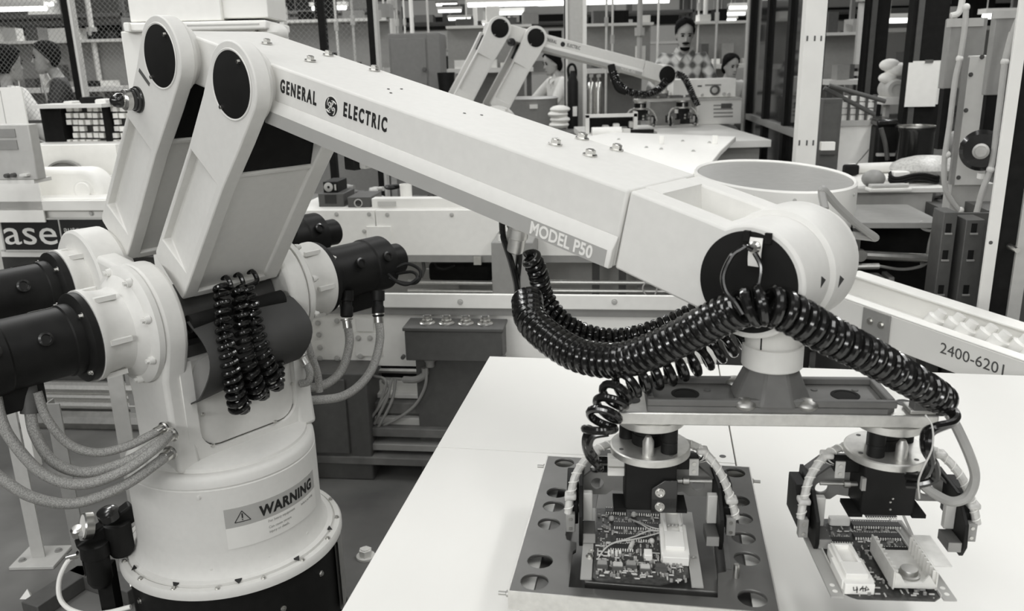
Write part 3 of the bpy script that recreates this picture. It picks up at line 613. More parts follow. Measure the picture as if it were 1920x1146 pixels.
# ------------------------------------------------------------------ grippers
def make_gripper(label, lx, mir):
    wp = BR.matrix_world if False else (M.Translation((WP.x, WP.y, BZ)) @ M.Rotation(BA, 4, 'Z'))
    o = wp @ V((lx, 0, 0))
    G = thing('gripper', label, 'gripper', o, BA, 'grippers under the tool bar'); k = mir
    def X(a, b): return (min(k*a, k*b), max(k*a, k*b))
    MB().lathe((0, -.004, 0), (0, 0, -1), [(.048, 0), (.052, .001), (.052, .012), (.05, .0135), (0, .0135)], 48).build('upper_disc', 'alu', G)
    MB().lathe((0, -.006, -.051), (0, 0, -1), [(.059, 0), (.061, .0015), (.061, .011), (.059, .0125), (0, .0125)], 64).build('lower_disc', 'alu', G)
    for x, y, r in ((.026*k, -.034, .0125), (-.004, .0, .024), (-.034*k, .018, .0125)):
        MB().lathe((x, y, -.0135), (0, 0, -1), [(r, 0), (r, .018), (r*.94, .019), (r*.94, .02), (r, .021), (r, .0375)], 24).build('compliance_post', 'black_satin', G)
    MB().lathe((-.006*k, -.046, -.051), (0, 0, 1), [(.0085, 0), (.0085, .022), (.0045, .030), (.0045, .0305), (0, .031)], 18).build('guide_pin', 'alu', G)
    for an in (.6, 2.2, 3.6, 5.3): MB().cyl((.05*math.cos(an), -.006+.05*math.sin(an), -.0511), (.05*math.cos(an), -.006+.05*math.sin(an), -.0505), .0035, n=10).build('disc_screw', 'dark_grey', G)
    bd = MB().prism(rrect(-.039, .039, -.034, .034, .004, 3), lambda x, y, z: V((x, y, z)), -.150, -.0635).build('gripper_body', 'black_satin', G)
    for x0, x1 in ((-.056, -.036), (.036, .056)): MB().box(x0, x1, -.036, .01, -.153, -.147).build('body_foot', 'black_matte', bd)
    if k > 0:
        pp = [(.001, -.152), (.001, -.112), (.02, -.097), (.04, -.097), (.04, -.152)]
        fp = MB().prism(pp, lambda x, z, y: V((x, y, z)), -.039, -.034).build('front_plate', 'black_gloss', bd, bev=.001)
        for z in (-.117, -.141):
            MB().lathe((.014, -.039, z), (0, -1, 0), [(.0075, 0), (.0075, .001), (.0058, .0012), (.0058, .005), (.0035, .005), (.0035, .003), (0, .003)], 16).build('socket_bolt', 'steel', bd)
    else:
        for x, z in ((.006, -.122), (.003, -.128), (.004, -.140)): MB().lathe((x, -.034, z), (0, -1, 0), [(.0018, 0), (.0016, .001), (0, .0014)], 8).build('body_screw', 'steel', bd)
        MB().box(-.042, -.036, -.038, -.03, -.108, -.088).build('edge_label', 'mid_grey', bd)
    # cross brackets
    for s in (-1, 1):
        br = [(s*.036, -.153), (s*.036, -.098), (s*.074, -.098), (s*.102, -.122), (s*.102, -.158), (s*.066, -.158), (s*.056, -.150)]
        p = holed(br, [circ(s*.080, -.139, .0105, 20)], .008, 'bracket', 'bracket_grey', G)
        for v in p.data.vertices: x, y, z = v.co; v.co = (x, .026-z, y)
        MB().prism([(s*.036, -.0978), (s*.074, -.0978), (s*.102, -.1218), (s*.102, -.1185), (s*.075, -.0945), (s*.036, -.0945)], lambda x, z, y: V((x, y, z)), .015, .06).build('bracket_flange', 'dark_grey', G)
        jaw = [(-.052, -.205), (-.062, -.185), (-.058, -.150), (-.02, -.118), (.055, -.112), (.06, -.15), (.02, -.165), (-.01, -.205)]
        j = MB().prism(jaw, lambda y, z, x: V((x, y, z)), s*.103, s*.109).build('jaw', 'black_satin', G, bev=.001)
        MB().box(min(s*.088, s*.103), max(s*.088, s*.103), -.026, -.014, -.176, -.128).build('jaw_block', 'light_grey', j, bev=.0015)
        MB().box(min(s*.084, s*.103), max(s*.084, s*.103), -.056, -.018, -.196, -.180).build('jaw_finger', 'dark_grey', j, bev=.001)
        MB().box(min(s*.084, s*.1025), max(s*.084, s*.1025), -.0575, -.0562, -.1955, -.1805).build('finger_pad', 'mid_grey', j)
        act = MB().prism([(-.03, -.18), (-.03, -.145), (.0, -.12), (.045, -.12), (.045, -.18)], lambda y, z, x: V((x, y, z)), s*.110, s*.128).build('actuator', 'black_satin', G, bev=.002)
        MB().lathe((s*.109, -.008, -.158), (s, 0, 0), [(.012, 0), (.012, .003), (.006, .004), (0, .004)], 16).build('pivot_nut', 'steel_dull', act)
        MB().cbox((s*.122, -.036, -.172), (.014, .012, .03)).build('sensor_block', 'mid_grey', act, bev=.001)
        for z in (-.164, -.18): MB().cyl((s*.122, -.042, z), (s*.122, -.0435, z), .0028, n=10).build('sensor_screw', 'steel', act)
    # proximity switch on one side, white couplings on the other
    sw = MB().box(*X(.036, .075), -.01, .01, -.093, -.072).build('switch_body', 'black_satin', G, bev=.002)
    MB().box(*X(.060, .074), -.0125, -.010, -.101, -.074).build('switch_plate', 'light_grey', sw)
    for z in (-.081, -.094): MB().cyl((k*.067, -.0125, z), (k*.067, -.0145, z), .003, n=10).build('switch_screw', 'steel', sw)
    MB().lathe((k*.04, -.012, -.111), (k, 0, 0), [(.004, 0), (.004, .01), (.006, .011), (.006, .02), (.0025, .021), (.0025, .055), (0, .055)], 12).build('plunger_rod', 'steel_dull', G)
    for z in (-.078, -.094): MB().cbox((-k*.052, -.008, z-.001), (.026, .02, .0135)).build('coupling', 'plastic_white', G, bev=.001)
    # spiral wrapped cable bundles
    for s, pts in ((-1, [(-.05, .02, -.062), (-.085, .0, -.068), (-.112, -.02, -.095), (-.122, -.03, -.13), (-.126, -.035, -.158)]), (1, [(.05, .02, -.058), (.08, .0, -.064), (.105, -.02, -.09), (.122, -.032, -.13), (.130, -.036, -.160)])):
        b = MB().tube(smoothpath(pts, 8), .0062, 10).build('cable_bundle', 'hose_clear', G)
        MB().tube(coilpath(pts, .0066, .014, 12), .0009, 5).build('spiral_wrap', 'plastic_white', b)
        for q in (pts[1], pts[3]): MB().cbox(q, (.018, .02, .009)).build('cable_tie', 'hose_clear', b, bev=.003)
    for i in range(4):
        P = smoothpath([(k*.085, .002, -.066), (k*(.078+.004*i), -.006, -.076), (k*(.066+.002*i), -.004, -.084)], 6); MB().tube(P, .0012, 5).build('lead_wire', ('black_satin', 'light_grey')[i % 2], G)
    return G
G1 = make_gripper('left gripper pressing a circuit board into the test fixture', -.176, 1)
G2 = make_gripper('right gripper holding a circuit board clear above the white table', .176, -1)
gm_ = M.Translation((WP.x, WP.y, BZ)) @ M.Rotation(BA, 4, 'Z')
for dz_, a_ in ((-.079, ((1140, 812, 1.205), (1112, 818, 1.21), (1104, 838, 1.215), (1116, 860, 1.23))), (-.095, ((1108, 800, 1.215), (1098, 825, 1.22), (1104, 855, 1.23), (1125, 878, 1.245)))):
    e_ = gm_ @ V((-.176-.066, -.008, dz_)); lead(t4, [D(*p) for p in a_]+[e_-(gm_.to_3x3() @ V((.02, 0, 0))), e_+(gm_.to_3x3() @ V((.012, 0, 0)))], .0058)
# ------------------------------------------------------------------ circuit boards
PZ = .884
def board_frame(px, py, z, ang):
    c = onz(px, py, z); m = M.Translation(c) @ M.Rotation(math.radians(ang), 4, 'Z'); return c, m.inverted()
DIP = {}
AVOID = []
def dip(parent, x, y, w, d=.0135, h=.0042, n=None):
    AVOID.append((parent.name, x, y, w/2+.003, d/2+.004))
    key = (round(w, 3), d)
    if key not in DIP:
        body = MB().box(-w/2, w/2, -d/2, d/2, .0012, h).mesh('integrated_circuit', 'chip', 0)
        pm = MB(); n = int(w/.0036)
        for i in range(n):
            for s in (-1, 1): pm.box(-w/2+(i+.5)*w/n-.0009, -w/2+(i+.5)*w/n+.0009, s*(d/2+.0014)-.0011, s*(d/2+.0014)+.0011, 0, .0036)
        DIP[key] = (body, pm.mesh('pins', 'pin_bright', 0))
    o = bpy.data.objects.new('integrated_circuit', DIP[key][0]); COL.objects.link(o); o.parent = parent; o.location = (x, y, .0008)
    p = bpy.data.objects.new('pins', DIP[key][1]); COL.objects.link(p); p.parent = o; p['kind'] = 'stuff'
def litter(parent, x0, x1, y0, y1, n, seed):
    rn = random.Random(seed); R, Cc, S_ = MB(), MB(), MB()
    for i in range(n):
        x, y = rn.uniform(x0, x1), rn.uniform(y0, y1); t = rn.random()
        if any(q[0] == parent.name and abs(x-q[1]) < q[3] and abs(y-q[2]) < q[4] for q in AVOID): continue
        if t < .45: a = rn.choice((0, pi/2)); e = V((math.cos(a), math.sin(a), 0))*.0035; R.cyl(V((x, y, .0022))-e, V((x, y, .0022))+e, .0012, n=6)
        elif t < .7: Cc.cbox((x, y, .003), (.004, .0025, .005), rn.choice((0, pi/2)))
        else: S_.cyl((x, y, .0006), (x, y, .002), .0009, n=5)
    for nm, mb, m in (('resistors', R, 'light_grey'), ('capacitors', Cc, 'mid_grey'), ('solder_joints', S_, 'solder')): o = mb.build(nm, m, parent, smooth=0); o['kind'] = 'stuff'
def pot(parent, x, y, m, w=.0165):
    o = MB().prism([(-w/2, -w/2), (w/2, -w/2), (w/2, w*.1), (w*.3, w/2), (-w*.3, w/2), (-w/2, w*.1)], lambda a, b, t: V((x+a, y+b, t)), .001, .007).build('trimmer', 'dark_grey', parent)
    MB().prism([(-w*.42, -w*.3), (w*.42, -w*.3), (w*.42, w*.1), (w*.3, w*.42), (w*.15, w*.3), (-w*.15, w*.3), (-w*.3, w*.42), (-w*.42, w*.1)], lambda a, b, t: V((x+a, y+b, t)), .007, .0085).build('trimmer_cap', m, o)
    pm = MB()
    for i in (-1, 0, 1): pm.box(x+i*w*.3-.0009, x+i*w*.3+.0009, y-w*.9, y-w/2, .0012, .0022)
    p = pm.build('pins', 'solder', o, smooth=0); p['kind'] = 'stuff'
def wires(parent, lst, r=.0011):
    for pts in lst: MB().tube(smoothpath([V(p) for p in pts], 8), r, 6).build('jumper_wire', 'light_grey', parent)
# board in the fixture
c1, m1i = board_frame(1203, 1030, PZ, -7.5)
PB1 = thing('circuit_board', 'populated circuit board seated in fixture, with looping wires to white relay', 'circuit board', c1, math.radians(-7.5), 'circuit boards held by the grippers')
def b1(x, y, z=0): q = m1i @ onz(1040+x/6, 920+y/6, PZ+z); return q
P = [b1(430, 985), b1(470, 1010), b1(1190, 1060), b1(1515, 985), b1(1490, 200), b1(545, 190)]
yb = .115
bo = [(P[0].x, P[0].y), (P[1].x, P[1].y), (P[2].x, P[2].y), (P[3].x, P[3].y), (P[3].x, yb), (P[0].x, yb)]
MB().prism(bo, lambda x, y, t: V((x, y, t)), -.0016, .0008).build('board', 'pcb', PB1, smooth=0)
yl = b1(350, 995).y; xl = P[0].x; xr = P[3].x
MB().box(xl-.018, xl-.0018, yl, yb, -.0016, .0008).build('side_rail', 'stripe_grey', PB1)
MB().box(xr+.0018, xr+.018, b1(1590, 1085).y, yb, -.0016, .0008).build('side_rail', 'stripe_grey', PB1)
for q in (b1(410, 685), b1(395, 765), b1(1565, 765)): MB().lathe((q.x, q.y, .0009), (0, 0, 1), [(.002, 0), (.0045, 0), (.0045, .0006), (.002, .0006), (.002, 0)], 16).build('rail_hole_rim', 'solder', PB1)
q = b1(395, 750); MB().lathe((q.x, q.y, .0009), (0, 0, 1), [(.006, 0), (.006, .001), (.0035, .0015), (.0035, .005), (0, .006)], 14).build('rail_screw', 'steel', PB1)
for x0, x1, y in ((570, 805, 248), (860, 1200, 262), (660, 1170, 415), (690, 1120, 548), (620, 890, 655)):
    a, b_ = b1(x0, y), b1(x1, y); dip(PB1, (a.x+b_.x)/2, (a.y+b_.y)/2, round(b_.x-a.x, 3), .0125)
a = b1(740, 170); b_ = b1(1180, 170); MB().box(a.x, b_.x, a.y, a.y+.008, .0008, .009).build('edge_connector', 'mid_grey', PB1)
for x, y, m in ((535, 860, 'mid_grey'), (710, 880, 'light_grey'), (860, 865, 'mid_grey'), (1018, 905, 'light_grey'), (1195, 900, 'dark_grey')):
    q = b1(x, y); pot(PB1, q.x, q.y, m)
litter(PB1, xl+.004, xr-.004, P[1].y+.004, b1(700, 690).y, 230, 1); litter(PB1, xl+.004, b1(1190, 500).x, b1(700, 690).y, yb-.02, 170, 2)
for x in (612, 650, 695, 737):
    q = b1(x, 725); MB().cyl((q.x, q.y-.006, .003), (q.x, q.y+.006, .003), .0022, n=8).build('film_resistor', 'label_white', PB1)
q = b1(1050, 760); MB().box(q.x-.006, q.x+.006, q.y-.010, q.y+.008, .001, .011).build('header_plug', 'plastic_white', PB1, bev=.001)
q = b1(850, 690); MB().cyl((q.x, q.y, .006), (q.x+.004, q.y+.014, .009), .0035, n=10).build('tilted_capacitor', 'light_grey', PB1)
for x, y in ((640, 345), (890, 300), (1090, 600)): q = b1(x, y); MB().ell((q.x, q.y, .005), .0045, .0045, .0045).build('disc_capacitor', 'light_grey', PB1)
# white relay block
def relay(parent, cx, cy, w, l, h, openn, lettering=None):
    R = MB().prism([(-w*.46, -l*.5), (w*.46, -l*.5), (w*.46, -l*.42), (w*.5, -l*.42), (w*.5, l*.14), (w*.42, l*.16), (w*.42, l*.42), (w*.36, l*.5), (-w*.36, l*.5), (-w*.42, l*.42), (-w*.42, l*.16), (-w*.5, l*.14), (-w*.5, -l*.42), (-w*.46, -l*.42)], lambda a, b, t: V((cx+a, cy+b, t)), .001, h*.72).build('relay_block', 'plastic_white', parent, bev=.0015)
    wl = .35*w
    for x0, x1, y0, y1 in ((-wl, -wl+.005, -l*.05, l*.42), (wl-.005, wl, -l*.05, l*.42), (-wl+.005, wl-.005, l*.36, l*.42), (-wl, wl, -l*.36, -l*.05)):
        MB().box(cx+x0, cx+x1, cy+y0, cy+y1, h*.7, h).build('relay_cover', 'plastic_white', R, bev=.001)
    return R
a, b_ = b1(1190, 700), b1(1500, 700); ty = b1(1350, 270).y; by = b1(1350, 835).y
R1 = relay(PB1, (a.x+b_.x)/2, (ty+by)/2-.004, b_.x-a.x, ty-by, .020, True)
for i in range(4):
    cx = (a.x+b_.x)/2-.009+i*.006; P = smoothpath([(cx, (ty+by)/2+.012, .015), (cx+.003, (ty+by)/2+.002, .021), (cx+.006, (ty+by)/2+.014, .016)], 5); MB().tube(P, .0012, 5).build('relay_wire', 'light_grey', R1)
e = b1(1215, 470, .01)
wires(PB1, [[b1(840, 320), b1(940, 355, .008), b1(1090, 415, .012), (e.x, e.y+.004, .012)], [b1(845, 330), b1(960, 370, .01), b1(1080, 440, .014), (e.x, e.y+.002, .011)],
            [b1(490, 765), b1(545, 680, .006), b1(640, 600, .010), b1(780, 555, .012), b1(920, 510, .014), b1(1060, 455, .016), (e.x, e.y, .012)],
            [b1(500, 745), b1(580, 640, .008), b1(700, 580, .012), b1(860, 555, .014), b1(1020, 520, .014), (e.x, e.y-.002, .012)]])
# board in the air
c2, m2i = board_frame(1650, 1045, PZ, -5.0)
PB2 = thing('circuit_board', 'circuit board held in the air over the table, with finned heat sink', 'circuit board', c2, math.radians(-5.0), 'circuit boards held by the grippers')
def b2(x, y, z=0): q = m2i @ onz(1470+x/3.311, 800+y/3.311, PZ+z); return q
fl2, fr2 = b2(375, 1045), b2(985, 1085); yb = .105
xl, xr = fl2.x, fr2.x
MB().prism([(xl+.008, fl2.y-.004), (xl+.016, fl2.y-.008), (xr-.01, fl2.y-.008), (xr, fl2.y), (xr, yb), (xl, yb), (xl, fl2.y+.004)], lambda x, y, t: V((x, y, t)), -.0016, .0008).build('board', 'pcb', PB2, smooth=0)
for x0, x1 in ((xl-.0195, xl-.0025), (xr+.0025, xr+.0195)):
    s_ = MB().box(x0, x1, fl2.y-.006, yb, -.0016, .0012).build('side_rail', 'stripe_grey', PB2)
    for dy in (.006, .02): MB().cyl(((x0+x1)/2, fl2.y+dy, .0012), ((x0+x1)/2, fl2.y+dy, .0016), .0035, n=14).build('rail_hole', 'label_white', s_)
    ex = xl-.0012 if x0 < xl else xr+.0012; MB().box(ex-.001, ex+.001, fl2.y, yb, -.001, .004).build('edge_strip', 'light_grey', PB2)
for x0, x1, y in ((420, 715, 620), (430, 715, 690), (530, 770, 780), (270, 420, 715), (500, 690, 560)):
    a, b_ = b2(x0, y), b2(x1, y); dip(PB2, (a.x+b_.x)/2, (a.y+b_.y)/2, round(b_.x-a.x, 3))
litter(PB2, xl+.004, xr-.004, fl2.y-.004, b2(600, 640).y, 260, 3)
q = b2(340, 610); MB().prism(rrect(q.x-.016, q.x+.016, q.y-.006, q.y+.006, .003, 3), lambda x, y, t: V((x, y, t)), .001, .014).build('white_connector', 'plastic_white', PB2, bev=.001)
a, b_ = b2(365, 1040), b2(560, 1040); by = a.y; w_ = (b_.x-a.x)*1.02; l_ = b2(450, 790).y-by
R2 = relay(PB2, (a.x+b_.x)/2, by+l_/2-.002, w_, l_, .024, True)
xm = (a.x+b_.x)/2
hw = MB()
for pts in ([(.003, .008), (.004, .002), (.009, .0035), (.0075, .009), (.0085, -.002)], [(.012, .002), (.0155, .010), (.0165, .001)], [(.012, .005), (.019, .006)], [(.019, .001), (.020, .010), (.024, .004), (.019, .003)]):
    hw.tube([V((xm-.012+x, by+.003, .006+z*.9)) for x, z in pts], .0007, 5)
# handwritten mark on the front of the block
for v in range(len(hw.v)): x, y, z = hw.v[v]; hw.v[v] = (x, y-.0055, z)
hw.build('pen_mark', 'ink', R2, smooth=0)
# heat sink with fins and transistor
hx0, hx1 = b2(600, 900).x, b2(850, 900).x; hy0 = b2(700, 1035).y; hy1 = b2(760, 800).y
HS = MB().box(hx0, hx1, hy0, hy1-.004, .008, .0115).build('heat_sink', 'alu_bright', PB2, bev=.0005)
cx0 = (hx0+hx1)/2
for x in (hx0-.002, hx1-.002):
    MB().box(x, x+.002, hy0, hy1, .006, .034).build('sink_wall', 'alu_bright', HS); xa = x+.002 if x < cx0 else x-.0045
    for i in range(9):
        yy = hy0+(i+.3)*(hy1-hy0)/9; MB().box(xa, xa+.0045, yy, yy+.0018, .0115, .0345).build('fin', 'alu_bright', HS)
MB().box(hx1, hx1+.024, hy0+.016, hy1, .0325, .0345).build('sink_lip', 'alu_bright', HS)
MB().prism([(hx0, .0115), (hx1, .0115), (hx1-.012, .030), (hx1-.020, .018), (hx0+.014, .016), (hx0+.006, .030), (hx0, .033)], lambda x, z, y: V((x, y, z)), hy0-.001, hy0+.0015).build('sink_end', 'alu_bright', HS)
cxh, cyh = (hx0+hx1)/2, hy0+.026
MB().lathe((cxh, cyh, .0115), (0, 0, 1), [(.015, 0), (.015, .003), (.012, .004), (.012, .010), (.011, .0115), (0, .0118)], 28).build('power_transistor', 'steel_dull', HS)
a = b2(735, 590); b_ = b2(810, 725); MB().tube([(a.x, a.y, .012), (b_.x, b_.y, .004)], .0022, 8).build('test_probe', 'light_grey', PB2)
# ------------------------------------------------------------------ hall shell
fl = struct(MB().box(-16, 16, -3, 26, -.1, 0).build('floor', 'floor_paint'))
struct(MB().box(-16, 16, 26, 26.3, 0, 7).build('wall_back', 'light_grey'))
struct(MB().box(-16.3, -16, -3, 26.3, 0, 7).build('wall_left', 'mid_grey'))
struct(MB().box(16, 16.3, -3, 26.3, 0, 7).build('wall_right', 'mid_grey'))
# ------------------------------------------------------------------ surveyed units: boxes given by their outline in the photograph on a vertical plane at distance d
class Unit:
    def __init__(s, name, label, cat, px, d, ang=-7, group=None):
        a = math.radians(ang); s.ex = V((math.cos(a), math.sin(a), 0)); s.ey = V((-math.sin(a), math.cos(a), 0)); s.d = d; s.a = a
        q = s.hit(px, 300, 0); s.x0 = q.dot(s.ex); s.o = s.ex*s.x0+s.ey*d; s.o.z = 0
        s.t = thing(name, label, cat, s.o, a, group) if label else None
    def hit(s, px, py, dd):
        r = ray(px, py); k = (s.d+dd-CAMP.dot(s.ey))/r.dot(s.ey); return CAMP+r*k
    def P(s, px, py, dd=0):
        q = s.hit(px, py, dd); return V((q.dot(s.ex)-s.x0, dd, q.z))
    def rect(s, x0, y0, x1, y1, dd=0):
        ym, xm = (y0+y1)/2, (x0+x1)/2
        return s.P(x0, ym, dd).x, s.P(x1, ym, dd).x, s.P(xm, y1, dd).z, s.P(xm, y0, dd).z
    def box(s, nm, x0, y0, x1, y1, m, f=0, b=.1, bev=0, par=None, z0=None, z1=None):
        X0, X1, Z0, Z1 = s.rect(x0, y0, x1, y1, f)
        return MB().box(X0, X1, f, b, Z0 if z0 is None else z0, Z1 if z1 is None else z1).build(nm, m, s.t if par is None else par, bev=bev)
    def tube(s, nm, pts, r, m, par=None, n=10, sm=True):
        P = [s.P(*p) for p in pts]; return MB().tube(smoothpath(P, 6) if sm else P, r, n).build(nm, m, s.t if par is None else par)
    def disc(s, nm, px, py, r, m, f=0, th=.01, par=None, n=28):
        q = s.P(px, py, f); return MB().lathe(q, (0, -1, 0), [(r, 0), (r, th*.8), (r*.92, th), (0, th)], n).build(nm, m, s.t if par is None else par)
    def bolt(s, nm, px, py, f=0, r=.008, m='light_grey', par=None):
        mb = MB(); hexbolt(mb, s.P(px, py, f), (0, -1, 0), r, r); return mb.build(nm, m, s.t if par is None else par)
    def text(s, nm, px, py, body, size, m, f, par=None, **k):
        q = s.P(px, py, f); return text_obj(nm, s.t if par is None else par, body, size, m, fn=lambda p: V((q.x+p.x, q.y-p.z, q.z+p.y)), **k)
# conveyor line behind the robot
u = Unit('conveyor_frame', 'long white bolted steel conveyor frame running behind the robot base', 'conveyor', 800, 3.1)
u.box('front_panel', 540, 592, 1345, 690, 'white_bright', 0, .02)
u.box('top_rail', 540, 553, 1345, 579, 'white_bright', -.03, -.012, .002)
u.box('rail_strip', 540, 579, 1345, 592, 'mid_grey', -.015, .03)
u.box('cover_plate', 667, 597, 700, 622, 'white_paint', -.008, 0, .001)
u.box('cover_plate', 665, 625, 715, 668, 'white_paint', -.008, 0, .001)
u.box('toe_board', 540, 690, 1345, 714, 'black_matte', .06, .1)  # black strip put in as the shade of the gap below the panel
u.box('lower_angle', 540, 700, 1345, 704, 'steel_dull', .02, .05)
for x in (545, 1010, 1310): u.box('frame_leg', x, 600, x+28, 700, 'dark_grey', .1, .16, z0=0)
for x, y in ((596, 606), (598, 628), (632, 602), (672, 634), (694, 634), (676, 668), (632, 672), (600, 672), (863, 566), (1152, 566), (600, 652), (980, 620), (1060, 622), (1200, 640)): u.bolt('panel_bolt', x, y, -.008 if y != 566 else -.03)
u = Unit('upper_conveyor', 'raised white conveyor side panel with bolts behind the forearm', 'conveyor', 800, 3.75)
u.box('side_panel', 545, 395, 705, 478, 'white_bright', 0, .02)
u.box('side_panel', 706.5, 394, 1330, 479, 'white_bright', 0, .02)
u.box('splice_plate', 688, 425, 734, 478, 'white_bright', -.01, 0, .001)
u.box('shadow_line_strip', 545, 479, 1330, 492, 'mid_grey', .0, .05)  # grey strip painted in as the shadow line under the side panels
u.box('deck', 545, 392, 1330, 395, 'white_paint', .02, .40)
u.box('deck_rail', 697, 372, 905, 391, 'white_paint', .06, .12, .003)
u.box('rail_slot', 708, 378, 742, 387, 'light_grey', .055, .06)
u.box('back_frame', 545, 492, 1330, 600, 'light_grey', .42, .45)
for x, y in ((631, 402), (692, 402), (726, 403), (847, 403), (634, 433), (700, 437), (720, 437), (683, 434), (984, 410), (1060, 405), (1240, 470)): u.bolt('panel_bolt', x, y, -.001, .007)
for x in (600, 925, 1300): u.box('frame_leg', x, 490, x+24, 600, 'mid_grey', .2, .26, z0=0)
for y, r in ((529, .0115), (545, .0095)):
    for a, b in ((765, 925), (1005, 1300)): u.tube('guide_bar', [(a, y, .1), (b, y+2, .1)], r, 'alu', sm=False)
u.box('grey_housing', 922, 455, 1000, 556, 'mid_grey', -.25, .1, .004)
u.box('drive_motor', 803, 494, 922, 530, 'black_matte', .15, .4, .02)
u.box('chain_guard', 800, 505, 860, 560, 'light_grey', .3, .32)
u.tube('drive_cable', [(815, 495, .1), (822, 503, .1), (835, 505, .1), (852, 498, .1)], .004, 'black_satin')
u.tube('drive_cable', [(793, 490, .05), (795, 505, .05), (790, 520, .05)], .008, 'dark_grey')
u.box('sensor_mount', 888, 482, 902, 497, 'steel', -.02, .0)
for x in (1110, 1160): u.box('upright', x, 492, x+14, 556, 'dark_grey', .15, .2)
u.box('valve_block', 1195, 495, 1260, 545, 'mid_grey', .25, .35, .004)
u.tube('hose_loop', [(1215, 560, .05), (1205, 540, .05), (1218, 525, .05), (1232, 535, .05), (1228, 555, .05)], .004, 'light_grey')
# push button box
u = Unit('push_button_box', 'dark grey box with four chrome push buttons on its top', 'control box', 850, 2.94)
X0, X1, Z0, Z1 = u.rect(760, 632, 942, 678, 0); Zt = u.P(850, 622, 0).z
MB().box(X0, X1, 0, .12, Z0, Zt).build('enclosure', 'dark_grey', u.t, bev=.004)
MB().box(X0-.006, X1+.006, -.006, .126, Zt, Zt+.014).build('lid', 'dark_grey', u.t, bev=.003)
for i in range(4):
    x = X0+(X1-X0)*(.2+.2*i)+.004; c = V((x, .055, Zt+.014))
    b_ = MB().lathe(c, (0, 0, 1), [(.031, 0), (.031, .004), (.027, .007), (.021, .008), (.02, .016), (.013, .018), (.013, .026), (.016, .027), (.016, .031), (0, .032)], 24).build('push_button', 'steel', u.t)
    MB().cyl(c+V((0, 0, .031)), c+V((0, 0, .0335)), .012, n=16).build('button_cap', 'dark_grey', b_)
MB().lathe((X0+(X1-X0)*.22, .05, Z0), (0, 0, -1), [(.022, 0), (.022, .018), (.017, .02), (.017, .04)], 16).build('cable_gland', 'mid_grey', u.t)
u.tube('flexible_conduit', [(797, 690, .05), (796, 703, .05), (780, 712, .06), (758, 712, .08)], .014, 'mid_grey')
u.tube('drop_cable', [(800, 690, .04), (797, 725, .04), (778, 760, .05), (745, 785, .06), (705, 805, .08), (685, 822, .1)], .006, 'mid_grey')
for x in (757, 945): u.disc('lid_screw', x, 668, .008, 'dark_grey', 0, .02)
MB().box(X0+.02, X1-.02, .07, .115, 0, Z0).build('stand_plate', 'dark_grey', u.t)
# dark cabinet and stacked planks on the floor
u = Unit('floor_cabinet', 'dark grey metal cabinet on the floor behind the robot base', 'cabinet', 630, 2.95)
u.box('carcass', 555, 700, 692, 860, 'dark_grey', 0, .35, .006, z0=0)
u.box('door', 562, 712, 650, 850, 'dark_grey', -.012, 0, .003)
for i, (a, b, c, d_) in enumerate(((700, 645, 728, 708), (718, 655, 722, 735), (735, 650, 690, 760), (742, 652, 700, 790))):
    u.tube('side_cable', [(a, b+60, .1), ((a+c)/2+10, (b+d_)/2+40, .05), (c-20, d_+60, .05)], .006, 'mid_grey')
for i, (y0, y1, m, dd) in enumerate(((716, 737, 'white_paint', .10), (741, 749, 'white_paint', .06), (758, 778, 'wood', .02), (786, 800, 'light_grey', .0), (806, 822, 'wood', -.04), (836, 848, 'mid_grey', -.05), (862, 876, 'wood', -.08))):
    w_ = ('topmost white', 'second white', 'topmost brown', 'pale', 'lower brown', 'grey', 'lowest brown')[i]
    u = Unit('floor_beam', w_+' beam of the stack under the conveyor, right of the dark cabinet', 'beam', 820, 3.02+dd, group='beams stacked below the conveyor')
    a = u.rect(560, y0, 1060, y1, 0); MB().box(a[0], a[1], 0, .5, max(.0, a[2]), a[3]).build('beam', m, u.t, bev=.003)
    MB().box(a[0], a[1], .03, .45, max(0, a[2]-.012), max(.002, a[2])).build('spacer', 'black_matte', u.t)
# left bench with sign
u = Unit('sign_bench', 'white bench front at left carrying the black lettered sign', 'bench', 100, 3.25)
u.box('front_board', -60, 395, 235, 482, 'white_paint', 0, .03)
u.box('top_rail', -60, 376, 235, 396, 'white_paint', -.03, .1, .004)
u.box('bench_top', -60, 374, 235, 378, 'white_paint', -.02, .75)
u.box('inner_panel', -60, 482, 330, 720, 'dark_grey', .3, .33, z0=.1)
for x in (50, 172): u.bolt('board_bolt', x, 400, 0)
sg = u.box('sign', 4, 411, 216, 470, 'ink', -.014, 0)
for a in ((2, 409, 218, 412), (2, 469, 218, 472), (2, 409, 5, 472), (113, 412, 115, 469)): u.box('sign_frame', *a, 'light_grey', -.018, -.01, par=sg)
u.text('sign_lettering', 9, 458, 'ase', .152, 'label_white', -.0155, par=sg, xs=1.28, weight=.0005)
for i, tx in enumerate(('automatic', 'service', 'equipment')): u.text('sign_lettering', 120, 435+15.5*i, tx, .033, 'light_grey', -.0155, par=sg, xs=1.25, weight=.0004)
for y, r in ((725, .03), (742, .02), (757, .022), (785, .05), (805, .012)): u.tube('roller', [(-40, y-2, .12), (330, y+4, .12)], r, 'alu' if r < .04 else 'steel_dull', sm=False)
for x in (-30, 215): u.box('bench_leg', x, 480, x+26, 700, 'mid_grey', .1, .16, z0=0)
